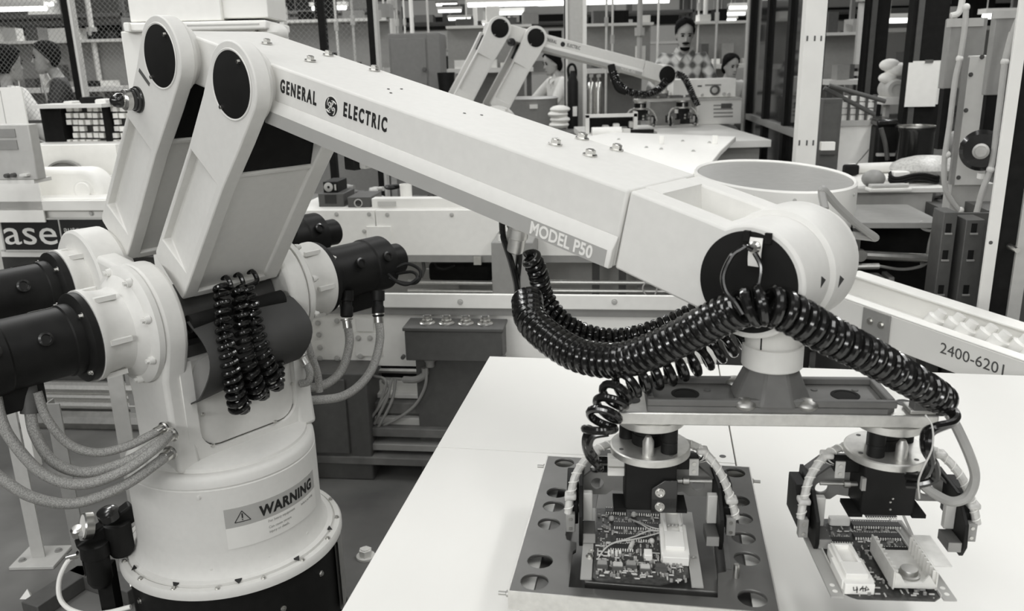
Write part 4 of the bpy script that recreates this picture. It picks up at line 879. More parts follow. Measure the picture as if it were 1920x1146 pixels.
# machine with rounded white cover on the bench
u = Unit('white_drum_machine', 'white machine with rounded end cover and boss on left bench', 'machine', 90, 3.35)
a = u.rect(-60, 318, 190, 376, 0)
P = [(a[0], a[2]), (a[1]-.01, a[2])]+[(a[1]-.09+.09*math.cos(t), a[3]-.11+.11*math.sin(t)) for t in [k*pi/2/8 for k in range(9)]]+[(a[0], a[3])]
MB().prism(P, lambda x, z, y: V((x, y, z)), 0, .12).build('cover', 'white_bright', u.t, bev=.02, seg=4)
u.disc('boss', 157, 357, .035, 'white_bright', 0, .012); u.disc('boss_ring', 157, 357, .044, 'white_paint', 0, .004)
u.box('cover_seam', 30, 320, 31.5, 374, 'mid_grey', -.002, .0)
u.box('back_panel', 50, 272, 222, 345, 'white_bright', .17, .2)
q = u.P(130, 350, .165); MB().lathe(q, (0, -1, 0), [(.118, 0), (.118, .02), (.11, .02), (.11, .008), (0, .008)], 48).build('grey_wheel', 'mid_grey', u.t)
u.box('machine_base', -60, 368, 192, 373.5, 'white_paint', -.01, .4, .01)
u.box('side_bracket', 178, 330, 205, 345, 'label_white', .1, .14, .003)
# grey instrument and white sheet at left edge
u = Unit('bench_instrument', 'grey instrument box with two dark slots and knobs at left edge', 'instrument', 20, 2.85)
u.box('case', -50, 234, 62, 338, 'light_grey', 0, .05, .004)
u.box('slot', -40, 242, 28, 258, 'mid_grey', -.004, .0); u.box('slot', -40, 263, 32, 281, 'mid_grey', -.004, .0)
for x, y in ((16, 329), (28, 328)): u.disc('knob', x, y, .008, 'dark_grey', 0, .018)
u.box('toggle', 36, 327, 50, 331, 'label_white', -.02, 0)
u.box('support_shelf', -50, 338, 64, 345, 'white_paint', 0, .1)
u.box('support_leg', -50, 345, -35, 380, 'white_paint', .1, .14, z0=0)
u = Unit('white_sheet', 'upright white sheet standing behind the grey instrument', 'sheet', 10, 3.22)
u.box('sheet', -50, 164, 46, 240, 'white_bright', 0, .008, z0=1.0)
u.box('crease', 5, 170, 6.5, 232, 'light_grey', -.001, 0)
# rack of white bins
u = Unit('bin_rack', 'open rack of small white bins behind the left bench', 'rack', 180, 4.4)
u.box('back_board', 118, 196, 262, 274, 'dark_grey', .08, .1)
u.box('side_board', 80, 202, 118, 274, 'black_matte', .0, .1)
u.box('divider', 195, 198, 202, 272, 'black_matte', -.02, .09)
bm_ = None; rn = random.Random(3)
for i in range(11):
    for j in range(6):
        x = 124+i*12.6; y = 200+j*12.4
        if 193 < x+5 < 204 or rn.random() < .14: continue
        if bm_ is None: o = u.box('bin', x, y, x+8.6, y+9.2, 'white_bright', .02, .05); bm_ = o; q0 = u.P(x, y, .02)
        else:
            q = u.P(x, y, .02); o = bpy.data.objects.new('bin', bm_.data); COL.objects.link(o); o.parent = u.t; o.location = (q.x-q0.x, rn.uniform(-.01, .01), q.z-q0.z)
u.box('rack_leg', 120, 274, 130, 300, 'dark_grey', 0, .06, z0=0); u.box('rack_leg', 240, 274, 250, 300, 'dark_grey', 0, .06, z0=0)
u.box('top_shelf', 56, 196, 190, 203, 'label_white', -.1, .1); u.box('lower_shelf', 54, 270, 262, 278, 'white_paint', -.15, .15)
for i, (x, y, w_, m) in enumerate(((176, 186, 22, 'plastic_white'), (118, 190, 16, 'label_white'), (150, 182, 30, 'black_matte'), (205, 184, 26, 'dark_grey'))): u.box('shelf_item', x, y, x+w_, 197, m, -.02, .06, .006)
# tall white machine cabinet behind the robot
u = Unit('white_cabinet', 'tall white machine cabinet standing directly behind the robot elbow', 'cabinet', 360, 3.0, ang=4)
u.box('body', 243, 56, 490, 300, 'white_paint', 0, .4, .004, z0=0)
u.box('hood', 233, -120, 408, 40, 'white_bright', -.02, .35, .004)
u.box('hood', 409, -120, 497, 34, 'white_paint', .0, .33, .004)
u.box('hood_lip', 230, 40, 500, 57, 'white_bright', -.035, .4, .006)
u.box('lip_seam', 350, 45, 486, 48, 'light_grey', -.037, -.03)
u.box('corner_latch', 232, 42, 242, 60, 'white_bright', -.05, -.03, .003)
q = u.P(512, 62, .1); MB().ell(q, .05, .1, .035, 16, 10).build('lip_end', 'white_bright', u.t)
# white feeder table, bowl feeder, chute
u = Unit('feeder_table', 'wide white bolted feeder table top behind the forearm', 'table', 1300, 3.3)
pts = [onz(x, y, 1.10) for x, y in ((1060, 262), (1150, 248), (1380, 256), (1352, 282), (1328, 312), (1322, 345), (1200, 330), (1080, 300))]
MB().prism([((q-u.o).dot(u.ex), (q-u.o).dot(u.ey)) for q in pts], lambda a, b, t: V((a, b, t)), 1.07, 1.10).build('table_top', 'white_bright', u.t, bev=.004)
for x, y in ((1212, 277), (1240, 280), (1300, 284), (1160, 262), (1330, 268), (1280, 265)):
    q = onz(x, y, 1.10)-u.o; mb = MB(); hexbolt(mb, (q.dot(u.ex), q.dot(u.ey), 1.10), (0, 0, 1), .009, .008); mb.build('deck_bolt', 'light_grey', u.t)
for x, y in ((1240, 262), (1340, 262)):
    q = onz(x, y+8, 1.10)-u.o; X_, Y_ = q.dot(u.ex), q.dot(u.ey); MB().box(X_-.015, X_+.015, Y_-.01, Y_+.01, 1.10, 1.15).build('stop_block', 'white_bright', u.t, bev=.002)
for x in (1120, 1290):
    q = onz(x, 270, 1.10)-u.o; MB().box(q.dot(u.ex)-.04, q.dot(u.ex)+.04, q.dot(u.ey)-.04, q.dot(u.ey)+.04, 0, 1.07).build('pedestal', 'white_paint', u.t)
bc = onz(1445, 330, 1.12); SY = 1.75
bw = thing('bowl_feeder', 'oval feeder track with white outer wall right of the forearm', 'feeder', (bc.x, bc.y, 0))
def oval(prof, nm, m, a0=0, a1=2*pi, n=72):
    mb = MB().lathe((0, 0, 0), (0, 0, 1), prof, n, a0, a1); mb.v = [(x*.93, y*SY*.93, z) for x, y, z in mb.v]; return mb.build(nm, m, bw)
oval([(.27, .86), (.30, .92), (.318, 1.02), (.318, 1.125), (.312, 1.132), (.304, 1.125), (.302, 1.0), (.27, .86)], 'outer_wall', 'white_paint')
oval([(.3015, 1.02), (.297, 1.10), (.3015, 1.122)], 'inner_liner', 'mid_grey')
oval([(.19, 1.02), (.3, 1.005), (.3, .985), (.19, .985), (.19, 1.02)], 'track_floor', 'cast_grey')
oval([(.175, .985), (.175, 1.10), (.185, 1.11), (.20, 1.105), (.20, .985), (.175, .985)], 'island_wall', 'white_bright')
oval([(0, 1.09), (.176, 1.09), (.176, 1.06), (0, 1.06)], 'island_plate', 'white_bright')
MB().lathe((0, 0, 0), (0, 0, 1), [(.2, 0), (.22, .86), (.25, .985)], 40).build('feeder_stand', 'dark_grey', bw)
for k in range(14):
    an = 2*pi*k/14; mb = MB(); hexbolt(mb, (.2965*math.cos(an), .2965*SY*math.sin(an), 1.10), (math.cos(an)*SY, math.sin(an), 0), .005, .004); mb.build('wall_rivet', 'light_grey', bw)
# inclined part chute with number
A, B_ = onz(1545, 545, .80), onz(1950, 686, .73)
dv = (B_-A); L = V((dv.x, dv.y, 0)).length; an = math.atan2(dv.y, dv.x)
chu = thing('part_chute', 'long white inclined chute stencilled 2400-6201 holding white parts', 'chute', (A.x, A.y, 0), an)
sl_ = (B_.z-A.z)/L
def ctz(x, z): return .80+sl_*x+z
def cbar(nm, y0, y1, z0, z1, m, x0=0, x1=None, bev=.002):
    x1 = L if x1 is None else x1; mb = MB(); vs = []
    for x in (x0, x1):
        for y, z in ((y0, z0), (y1, z0), (y1, z1), (y0, z1)): vs.append(V((x, y, ctz(x, z))))
    mb.add(vs, [(0, 1, 2, 3), (4, 7, 6, 5), (0, 4, 5, 1), (1, 5, 6, 2), (2, 6, 7, 3), (3, 7, 4, 0)]); return mb.build(nm, m, chu, bev=bev)
cbar('chute_floor', 0, .14, -.05, -.03, 'white_paint')
cbar('front_wall', -.015, .0, -.11, .0, 'white_paint'); cbar('front_ledge', -.015, .03, 0, .006, 'white_bright')
cbar('back_wall', .14, .155, -.05, .035, 'white_paint'); cbar('back_ledge', .13, .20, .035, .042, 'white_bright')
pc = cbar('bracket_plate', -.022, -.015, -.10, .0, 'mid_grey', .17, .27)
for x in (.20, .24): mb = MB(); hexbolt(mb, (x, -.022, ctz(x, -.04)), (0, -1, 0), .008, .008); mb.build('bracket_screw', 'steel', pc)
text_obj('stencilled_number', chu, '2400-6201', .05, 'dark_grey', xs=.95, fn=lambda q: V((.44+q.x, -.0155-q.z, ctz(.44+q.x, -.062)+q.y)))
rn = random.Random(5)
for k, x in enumerate([.36+(L-.42)*j/6 for j in range(7)]):
    m_ = MB(); m_.lathe((x, .05+.02*(k % 2), ctz(x, -.028)), (.5, .2, 1), [(.0, 0), (.028, .0), (.032, .015), (.030, .05), (.018, .055), (.016, .075), (0, .077)], 12); m_.build('moulded_part', 'plastic_white', chu)
for x in (.15, .8): MB().box(x-.03, x+.03, .05, .11, 0, ctz(x, -.05)).build('chute_leg', 'mid_grey', chu)
# ------------------------------------------------------------------ right side machinery
u = Unit('white_slotted_post', 'white square post with slot marks left of the black pillars', 'post', 1530, 4.3)
q0, q1 = u.P(1512, 0), u.P(1553, 0)
MB().box(q0.x, q1.x, 0, .08, 0, 3.2).build('post', 'white_paint', u.t, bev=.004)
for y in (72, 268):
    for x in (-14, 0, 12): u.box('slot_mark', 1531-(y-30)*.076+x-1.5, y-5, 1531-(y-30)*.076+x+1.5, y+5, 'dark_grey', -.002, .0)
MB().box(q0.x-.05, q1.x+.05, -.04, .12, 0, .02).build('foot_plate', 'white_paint', u.t)
u.box('post_arm', 1540, 267, 1566, 282, 'white_paint', .02, .06, z0=None)
u = Unit('dark_panel_box', 'dark grey upright box right beside the white slotted post', 'box', 1550, 4.6)
u.box('case', 1540, 185, 1576, 300, 'dark_grey', 0, .08, .004, z0=0); u.box('case_door', 1540, 195, 1570, 290, 'dark_grey', -.008, 0)
for (x0, x1, x2, x3, d_, lab, ht) in ((1630, 1672, 1611, 1662, 5.6, 'left, narrower one of two black pillars at upper right', 160), (1716, 1784, 1690, 1765, 5.0, 'right, wider black pillar at upper right with paper on it', 290)):
    u = Unit('black_pillar', lab, 'pillar', x0, d_); a, b = u.P(x0, 0), u.P(x1, 0)
    MB().box(a.x, b.x, 0, .1, 0, 3.3).build('pillar', 'black_matte', u.t, bev=.006)
    MB().box(a.x-.04, b.x+.04, -.04, .14, 0, .03).build('pillar_base', 'black_matte', u.t)
    MB().box(a.x+.02, a.x+.05, -.012, 0, 0.03, 3.28).build('cover_strip', 'dark_grey', u.t)
u = Unit('pinned_paper', 'white paper sheets pinned on the wide black pillar', 'paper', 1730, 4.98)
u.box('sheet', 1700, 117, 1758, 200, 'white_bright', 0, .004); u.box('sheet', 1708, 114, 1763, 196, 'label_white', .005, .009); u.box('clip', 1735, 112, 1750, 118, 'steel', -.006, .012)
# bench with clutter
u = Unit('white_bench', 'white bench with loose parts between bowl feeder and grey panels', 'bench', 1690, 3.9)
u.box('bench_front', 1600, 362, 1745, 428, 'light_grey', 0, .02); u.box('bench_top', 1585, 352, 1775, 362, 'white_paint', -.02, .55, .003)
u.box('bench_leg', 1605, 420, 1622, 440, 'mid_grey', .05, .1, z0=0); u.box('bench_leg', 1760, 420, 1776, 440, 'mid_grey', .05, .1, z0=0)
bt = u.P(1690, 352, 0).z+.002
def on_bench(nm, lab, cat, px, py, mk_):
    q = onz(px, py, bt); o = thing(nm, lab, cat, q); mk_(o); return o
on_bench('ball_part', 'dark round ball part on the cluttered white bench', 'ball', 1636, 352, lambda o: MB().ell((0, 0, .04), .05, .05, .04).build('ball', 'mid_grey', o))
on_bench('parts_bag', 'crumpled translucent bag lying on the white bench', 'bag', 1735, 340, lambda o: (MB().ell((0, 0, .06), .17, .12, .06, 14, 8).build('bag', 'hose_clear', o), MB().ell((.12, -.02, .04), .09, .08, .04, 12, 8).build('bag_fold', 'label_white', o)))
on_bench('white_carton', 'small white carton in middle of the cluttered bench', 'carton', 1684, 346, lambda o: MB().box(-.035, .035, -.03, .03, 0, .06).build('carton', 'white_bright', o, bev=.003))
on_bench('cable_reel', 'loose ring of black cable at right end of the bench', 'cable', 1712, 346, lambda o: [MB().tube([(.09*math.cos(t)*1.2, .05*math.sin(t), .02+.012*k+.01*math.sin(3*t)) for t in [j*2*pi/28 for j in range(29)]], .007, 8).build('cable_turn', 'black_satin', o) for k in range(3)])
on_bench('flat_part', 'flat white moulded tray at front of the bench', 'tray', 1665, 358, lambda o: (MB().box(-.09, .09, -.03, .03, 0, .015).build('tray', 'white_bright', o, bev=.004), MB().box(-.08, .08, -.022, .022, .015, .03).build('tray_insert', 'light_grey', o, bev=.004)))
on_bench('long_part', 'long pale rod lying at back of the bench', 'rod', 1665, 326, lambda o: MB().cyl((-.2, 0, .03), (.2, .04, .03), .025, n=14).build('rod', 'label_white', o))
on_bench('hand_tool', 'black hand tool with thin probe at left end of bench', 'tool', 1594, 330, lambda o: (MB().cbox((0, 0, .03), (.07, .05, .05)).build('tool_body', 'black_matte', o, bev=.01), MB().tube([(.02, 0, .05), (.1, .05, .12)], .004, 6).build('probe', 'steel', o)))
u = Unit('white_board_cart', 'white panel cart with grid window behind the bench', 'cart', 1610, 4.9)
u.box('panel', 1572, 236, 1642, 330, 'white_bright', 0, .03, z0=.1); u.box('panel_cap', 1572, 226, 1640, 236, 'light_grey', -.01, .04)
for i in range(4):
    for j in range(4):
        x, y = 1578+i*16.5, 180+j*12; u.box('pane', x, y, x+13, y+10, 'white_bright', .02, .05)
for i in range(5): u.box('grid_bar', 1574+i*16.5, 178, 1577.5+i*16.5, 228, 'dark_grey', .0, .06)
u.tube('diagonal_bar', [(1545, 165, -.1), (1640, 215, -.1)], .012, 'dark_grey', sm=False); u.tube('diagonal_bar', [(1555, 160, -.12), (1660, 190, -.12)], .012, 'dark_grey', sm=False)
u = Unit('black_motor_unit', 'glossy black machine unit left of the black drum', 'machine', 1665, 4.8)
u.box('housing', 1640, 232, 1690, 330, 'black_satin', 0, .3, .02); u.box('housing_top', 1645, 224, 1685, 236, 'black_gloss', -.03, .25, .01); u.box('shelf_bar', 1645, 288, 1690, 293, 'light_grey', -.03, .0); u.box('plinth', 1640, 320, 1692, 350, 'mid_grey', -.02, .3, z0=0)
u.tube('support_arm', [(1652, 240, -.05), (1660, 270, -.05), (1664, 300, -.05)], .012, 'dark_grey')
u = Unit('black_drum', 'black drum with shiny rim in front of the wide black pillar', 'drum', 1716, 4.6)
q = u.P(1716, 262, .1); MB().lathe((q.x, .1, 0), (0, 0, 1), [(.085, .9), (.09, .92), (.09, q.z+.04), (.095, q.z+.05), (.095, q.z+.065), (.085, q.z+.066), (.084, q.z+.05), (0, q.z+.045)], 40).build('drum', 'black_gloss', u.t)
MB().lathe((q.x, .1, 0), (0, 0, 1), [(.086, q.z+.064), (.096, q.z+.066), (.096, q.z+.074), (.086, q.z+.074), (.086, q.z+.064)], 40).build('rim', 'steel', u.t); MB().lathe((q.x, .1, 0), (0, 0, 1), [(.11, 0), (.11, .9)], 24).build('drum_stand', 'dark_grey', u.t)
u = Unit('bench_motor', 'pale motor with round end standing between the black pillars', 'motor', 1680, 5.2)
q = u.P(1680, 168, 0); MB().lathe(q, (0, -1, 0), [(.06, -.15), (.06, .0), (.05, .02), (.03, .02), (.03, .012), (0, .012)], 28).build('motor_body', 'light_grey', u.t)
u.box('motor_shelf', 1655, 182, 1702, 196, 'label_white', -.05, .2); u.box('shelf_leg', 1688, 196, 1700, 300, 'light_grey', 0, .05, z0=0); u.box('shelf_leg', 1656, 196, 1664, 300, 'light_grey', 0, .05, z0=0)
for x, y, r_ in ((1668, 122, .045), (1682, 130, .05), (1664, 146, .04)): q = u.P(x, y, .05); MB().ell(q, r_*1.3, r_, r_*.8, 12, 8).build('bundle', 'white_bright', u.t)
# grey machine panels with conduits
u = Unit('grey_machine_panel', 'left tall grey machine panel with screws at right edge', 'machine panel', 1820, 3.55)
u.box('panel', 1803, 104, 1862, 348, 'panel_grey', 0, .02, .004); u.box('panel_edge', 1795, 108, 1804, 346, 'mid_grey', .0, .02)
for x, y in ((1833, 107), (1812, 140), (1803, 207), (1796, 270), (1789, 333)): u.bolt('panel_screw', x+8, y, 0, .006, 'dark_grey')
u.box('upper_box', 1776, 34, 1845, 166, 'mid_grey', .06, .12, .004); u.box('box_band', 1776, 34, 1845, 50, 'light_grey', .055, .06)
u.box('black_neck', 1764, 166, 1784, 280, 'black_matte', .06, .1); u.box('base_panel', 1782, 345, 1862, 405, 'light_grey', .02, .1); u.box('base', 1782, 400, 1880, 440, 'dark_grey', .05, .4, z0=0)
u.tube('conduit', [(1812, 12, -.02), (1808, 60, -.02), (1800, 110, -.02), (1791, 150, -.02), (1781, 230, -.02), (1771, 300, -.02), (1772, 350, -.02), (1785, 378, -.02), (1803, 400, -.02)], .0105, 'light_grey')
u.tube('conduit', [(1783, 30, .1), (1800, 20, .1), (1808, -30, .1)], .012, 'label_white')
for y in (14, 110, 290, 395): q = u.P(1812-(y-12)*.13 if y < 350 else 1801, y, -.02); MB().ell(q, .014, .014, .015, 10, 8).build('conduit_fitting', 'label_white', u.t)
u = Unit('grey_machine_panel', 'right tall grey machine panel with black hand wheel at right edge', 'machine panel', 1880, 3.3)
u.box('upper_box', 1858, 22, 1935, 178, 'mid_grey', .02, .06, .004); u.box('box_band', 1862, 20, 1935, 34, 'light_grey', .015, .02)
u.box('black_neck', 1846, 178, 1872, 250, 'black_matte', .03, .06); u.box('panel', 1893, 105, 1960, 400, 'panel_grey', -.02, .02, .004); u.box('panel_edge', 1884, 108, 1894, 390, 'mid_grey', -.02, .02)
u.box('base', 1850, 395, 1960, 440, 'dark_grey', .05, .4, z0=0)
q = u.P(1841, 282, -.02); w_ = MB().lathe(q, (-.5, -1, 0), [(.07, -.03), (.075, -.02), (.075, 0), (.06, .015), (.025, .016), (.022, .03), (0, .031)], 32).build('hand_wheel', 'black_gloss', u.t)
MB().lathe(q+V((-.008, -.016, 0)), (-.5, -1, 0), [(.028, .012), (.028, .02), (.02, .021), (.02, .016)], 24).build('wheel_ring', 'steel_dull', w_)
u.tube('conduit', [(1898, 60, -.05), (1890, 90, -.05), (1884, 118, -.05), (1874, 200, -.05), (1864, 280, -.05), (1857, 318, -.05), (1843, 355, -.05), (1832, 395, -.05), (1828, 410, -.05)], .0105, 'light_grey')
u.tube('conduit', [(1884, 116, -.05), (1900, 60, -.05), (1916, 20, -.05)], .0105, 'light_grey')
for x, y in ((1884, 116), (1857, 318)): MB().ell(u.P(x, y, -.05), .014, .014, .015, 10, 8).build('conduit_fitting', 'label_white', u.t)
u.box('small_box', 1838, 326, 1846, 336, 'white_bright', -.03, .0)
# near post with white and black faces
u = Unit('steel_post', 'tall steel post with white front flange and black web at right edge', 'post', 1875, 2.8)
for nm, x0, x1, f, b, m in (('front_flange', 1885, 1908, 0, .012, 'white_paint'), ('web', 1908, 1948, .012, .06, 'black_matte'), ('back_flange', 1946, 1972, .0, .012, 'light_grey')):
    a, b_ = u.P(x0, 200, f), u.P(x1, 200, f); MB().box(a.x, b_.x, f, b, 0, 2.4).build(nm, m, u.t, bev=.001)
for y in (455, 590): u.disc('post_hole', 1885-(y-200)*.155+12, y, .006, 'dark_grey', -.0, .002)
u.disc('post_bolt', 1892, 462, .009, 'steel', .0, .06)
a = u.P(1885, 200).x; MB().box(a-.06, a+.2, -.06, .1, 0, .015).build('base_plate', 'steel_dull', u.t)
# dark machine below the bench
u = Unit('dark_press', 'dark open machine interior with pipes below the bench at right', 'machine', 1720, 3.3)
u.box('back', 1590, 425, 1772, 640, 'black_matte', .35, .4); u.box('top_plate', 1600, 418, 1770, 428, 'mid_grey', -.02, .4); u.box('side', 1590, 425, 1606, 640, 'dark_grey', .0, .4, z0=0)
u.tube('pipe', [(1604, 477, .02), (1752, 485, .02)], .017, 'steel_dull', sm=False); u.disc('pipe_flange', 1612, 478, .024, 'steel_dull', .0, .02)
u.tube('thin_pipe', [(1604, 500, .0), (1648, 499, .0)], .012, 'alu', sm=False); u.tube('thin_pipe', [(1648, 499, .0), (1690, 505, .05), (1725, 500, .05), (1742, 490, .05)], .006, 'mid_grey')
u.box('valve', 1632, 522, 1662, 545, 'light_grey', .05, .15, .01); u.box('valve', 1665, 520, 1676, 560, 'mid_grey', .05, .15, .004)
u.box('front_ledge', 1690, 577, 1850, 590, 'white_paint', -.12, -.05, .002); u.box('ledge_front', 1690, 590, 1850, 640, 'light_grey', -.11, -.06, z0=0)
u.tube('white_tubing', [(1727, 415, .0), (1730, 428, .0), (1748, 432, .0), (1760, 420, .0), (1770, 428, .0)], .006, 'light_grey'); u.tube('white_tubing', [(1752, 430, .0), (1745, 455, .02), (1740, 480, .05), (1730, 495, .1)], .010, 'light_grey')
u = Unit('slotted_rack', 'dark steel rack uprights with slots beside the steel post', 'rack', 1790, 3.0)
for x0, x1, y0, f in ((1762, 1790, 398, 0), (1805, 1842, 412, -.03)):
    a, b_ = u.P(x0-4, 500, f), u.P(x1-6, 500, f); z1 = u.P(x0, y0, f).z
    up_ = MB().box(a.x, b_.x, f, f+.1, 0, z1).build('upright', 'dark_grey', u.t, bev=.003)
    for y in (430, 480, 545): X_ = (a.x+b_.x)/2; Z_ = u.P(x0, y, f).z; MB().box(X_-.012, X_+.006, f-.002, f, Z_-.012, Z_+.02).build('slot', 'black_matte', up_); MB().box(X_-.014, X_+.01, f-.006, f, Z_-.018, Z_-.012).build('slot_lip', 'mid_grey', up_)
u.box('rack_back', 1755, 400, 1850, 600, 'dark_grey', .12, .14, z0=0)
# ------------------------------------------------------------------ left foreground floor items
def post_px(T, px, py, w_, ztop, m='light_grey', plate=True):
    q = onz(px, py, 0)-T.location
    p = MB().box(q.x-w_/2, q.x+w_/2, q.y-.003, q.y+.003, 0, ztop).build('post', m, T); MB().box(q.x-w_/2, q.x-w_/2+.005, q.y, q.y+w_, 0, ztop).build('post_flange', m, T)
    if plate:
        pl_ = MB().box(q.x-.07, q.x+.08, q.y-.06, q.y+.07, 0, .012).build('foot_plate', m, T, bev=.002)
        for dx, dy in ((-.045, -.02), (.05, .035), (-.03, .04)): mb = MB(); hexbolt(mb, (q.x+dx, q.y+dy, .012), (0, 0, 1), .009, .008); mb.build('plate_bolt', 'mid_grey', pl_)
sf = thing('steel_stand', 'pale steel angle stand with bolted foot plate left of the robot', 'stand', onz(70, 1050, 0))
post_px(sf, 74, 1050, .045, .72)
post_px(sf, 160, 1085, .045, .62, 'mid_grey', False)
post_px(sf, 262, 985, .055, .95, 'light_grey', False)
a_, b_ = onz(74, 1050, 0)-sf.location, onz(262, 985, 0)-sf.location
MB().tube([V((a_.x, a_.y, .70)), V((b_.x, b_.y, .72))], .012, 8).build('cross_bar', 'mid_grey', sf)
fb = thing('floor_channel', 'dark steel channel beams on the floor in front of the stand', 'beam', onz(120, 1120, 0))
for p, q in (((60, 1160), (178, 1080)), ((150, 1085), (260, 1125))):
    A_, B2 = onz(*p, 0)-fb.location, onz(*q, 0)-fb.location; d = (B2-A_); n_ = V((-d.y, d.x, 0)).normalized()*.035
    vs = [A_-n_, A_+n_, B2+n_, B2-n_]; MB().add([V((v.x, v.y, z)) for z in (0, .05) for v in vs], [(0, 1, 2, 3), (4, 7, 6, 5), (0, 4, 5, 1), (1, 5, 6, 2), (2, 6, 7, 3), (3, 7, 4, 0)]).build('channel', 'dark_grey', fb, bev=.003)
cr = thing('paper_scrap', 'small white crumpled scrap on the floor at bottom left', 'scrap', onz(52, 1120, 0)); MB().add([V(p) for p in ((-.02, -.01, 0), (.02, -.012, 0), (.0, .02, 0), (0.004, 0, .03))], [(0, 1, 2), (0, 3, 1), (1, 3, 2), (2, 3, 0)]).build('scrap', 'white_bright', cr)
# air filter regulator by the base
rg = thing('air_regulator', 'black air filter regulator with glass bowl and gauge beside robot base', 'regulator', atd(185, 1010, 2.25)*1.0)
rg.location.z = 0
gz = lambda x, y: atd(x, y, 2.25)-V((rg.location.x, rg.location.y, 0))
c = gz(182, 1000)
A_, B_ = gz(150, 1030), gz(234, 975)+V((0, .06, 0)); xb, yb_, zb_ = frame(B_-A_)
mb = MB(); mb.prism([(-.022, -.024), (.022, -.024), (.022, .024), (-.022, .024)], lambda a, b, t: A_+xb*a+yb_*b+zb_*t, 0, (B_-A_).length); mb.build('body', 'black_satin', rg, bev=.006)
MB().lathe(gz(180, 1040), (0, 0, -1), [(.036, -.035), (.038, 0), (.032, .004), (.032, .075), (.025, .09), (.012, .092), (.012, .102), (0, .103)], 28).build('bowl_guard', 'black_satin', rg)
MB().lathe(gz(180, 1046)+V((0, -.003, 0)), (0, 0, -1), [(.0328, 0), (.0328, .05)], 6, 4.3, 5.2).build('bowl_window', 'mid_grey', rg)
MB().lathe(gz(214, 1016)+V((0, .03, 0)), (0, 0, -1), [(.034, -.04), (.034, .04), (.026, .055), (0, .057)], 24).build('lubricator_bowl', 'black_satin', rg)
g0 = gz(172, 985); d_ = MB().lathe(g0, (-.75, -.6, .25), [(.036, 0), (.036, .02), (.033, .024), (.030, .022), (0, .021)], 28).build('gauge', 'steel', rg); MB().lathe(g0, (-.75, -.6, .25), [(.03, .021), (.03, .0225), (0, .0225)], 24).build('gauge_face', 'label_white', d_)
for x, y, r_, m in ((148, 1003, .017, 'steel'), (162, 1008, .017, 'mid_grey'), (205, 970, .028, 'black_gloss')): MB().lathe(gz(x, y), (0, -.2, 1), [(r_, 0), (r_, .02), (r_*.7, .026), (0, .027)], 18).build('adjusting_knob', m, rg)
MB().lathe(gz(146, 1040), (-1, -.1, -.2), [(.010, 0), (.010, .02), (.007, .021), (.007, .03)], 12).build('hose_fitting', 'steel', rg)
MB().box(c.x-.02, c.x+.02, c.y-.01, c.y+.03, 0, c.z-.1).build('stand_foot', 'black_matte', rg)
hs = thing('white_air_hose', 'thin white air hose curving from the regulator across the floor', 'hose', (rg.location.x, rg.location.y, 0))
MB().tube(smoothpath([gz(146, 1040), gz(128, 1052), gz(112, 1085), gz(112, 1120), gz(130, 1142), gz(165, 1152), gz(205, 1148), gz(245, 1138)], 8), .0065, 10).build('hose', 'white_bright', hs)
lb = thing('floor_bolt', 'white headed anchor bolt in floor between robot and table', 'bolt', onz(686, 1045, 0)); mb = MB(); hexbolt(mb, (0, 0, 0), (0, 0, 1), .022, .03); mb.build('bolt_head', 'white_paint', lb)
# clutter on the upper conveyor deck
dz = aty(700, 392, 3.8).z
def deck(nm, lab, cat, px, py, d, mk_):
    u = Unit(nm, lab, cat, px, d); mk_(u); return u
def m1(u): u.box('case', 597, 363, 645, 392, 'dark_grey', 0, .18, .004); u.box('screen', 609, 366, 630, 382, 'black_gloss', -.003, 0); u.box('foot', 600, 388, 606, 393, 'steel', -.01, .02)
deck('meter_case', 'lower dark instrument case with black screen on conveyor deck', 'instrument', 620, 380, 3.85, m1)
def m2(u): u.box('case', 606, 341, 633, 363, 'black_satin', 0, .15, .003); u.disc('dial', 616, 351, .022, 'light_grey', 0, .005); u.disc('dial_hub', 616, 351, .006, 'black_satin', -.005, .003); u.box('button', 627, 346, 630, 357, 'light_grey', -.003, 0)
deck('meter_unit', 'black meter with round dial on top of the dark case', 'meter', 620, 350, 3.88, m2)
def m3(u): u.box('case', 652, 370, 695, 392, 'dark_grey', 0, .2, .003); u.disc('lens_ring', 672, 381, .02, 'light_grey', 0, .006); u.disc('lens', 672, 381, .015, 'black_gloss', -.006, .003)
deck('camera_box', 'dark box with round black lens on conveyor deck', 'box', 672, 380, 3.83, m3)
def m4(u): a = u.P(756, 348, 0); q = u.P(756, 391, 0); MB().lathe((a.x, .05, q.z), (0, 0, 1), [(.028, 0), (.03, a.z-q.z-.01), (.032, a.z-q.z), (.026, a.z-q.z), (.024, .02), (0, .02)], 24).build('cup', 'plastic_white', u.t)
deck('white_cup', 'white paper cup on conveyor deck among dark tools', 'cup', 756, 370, 4.05, m4)
rn = random.Random(12)
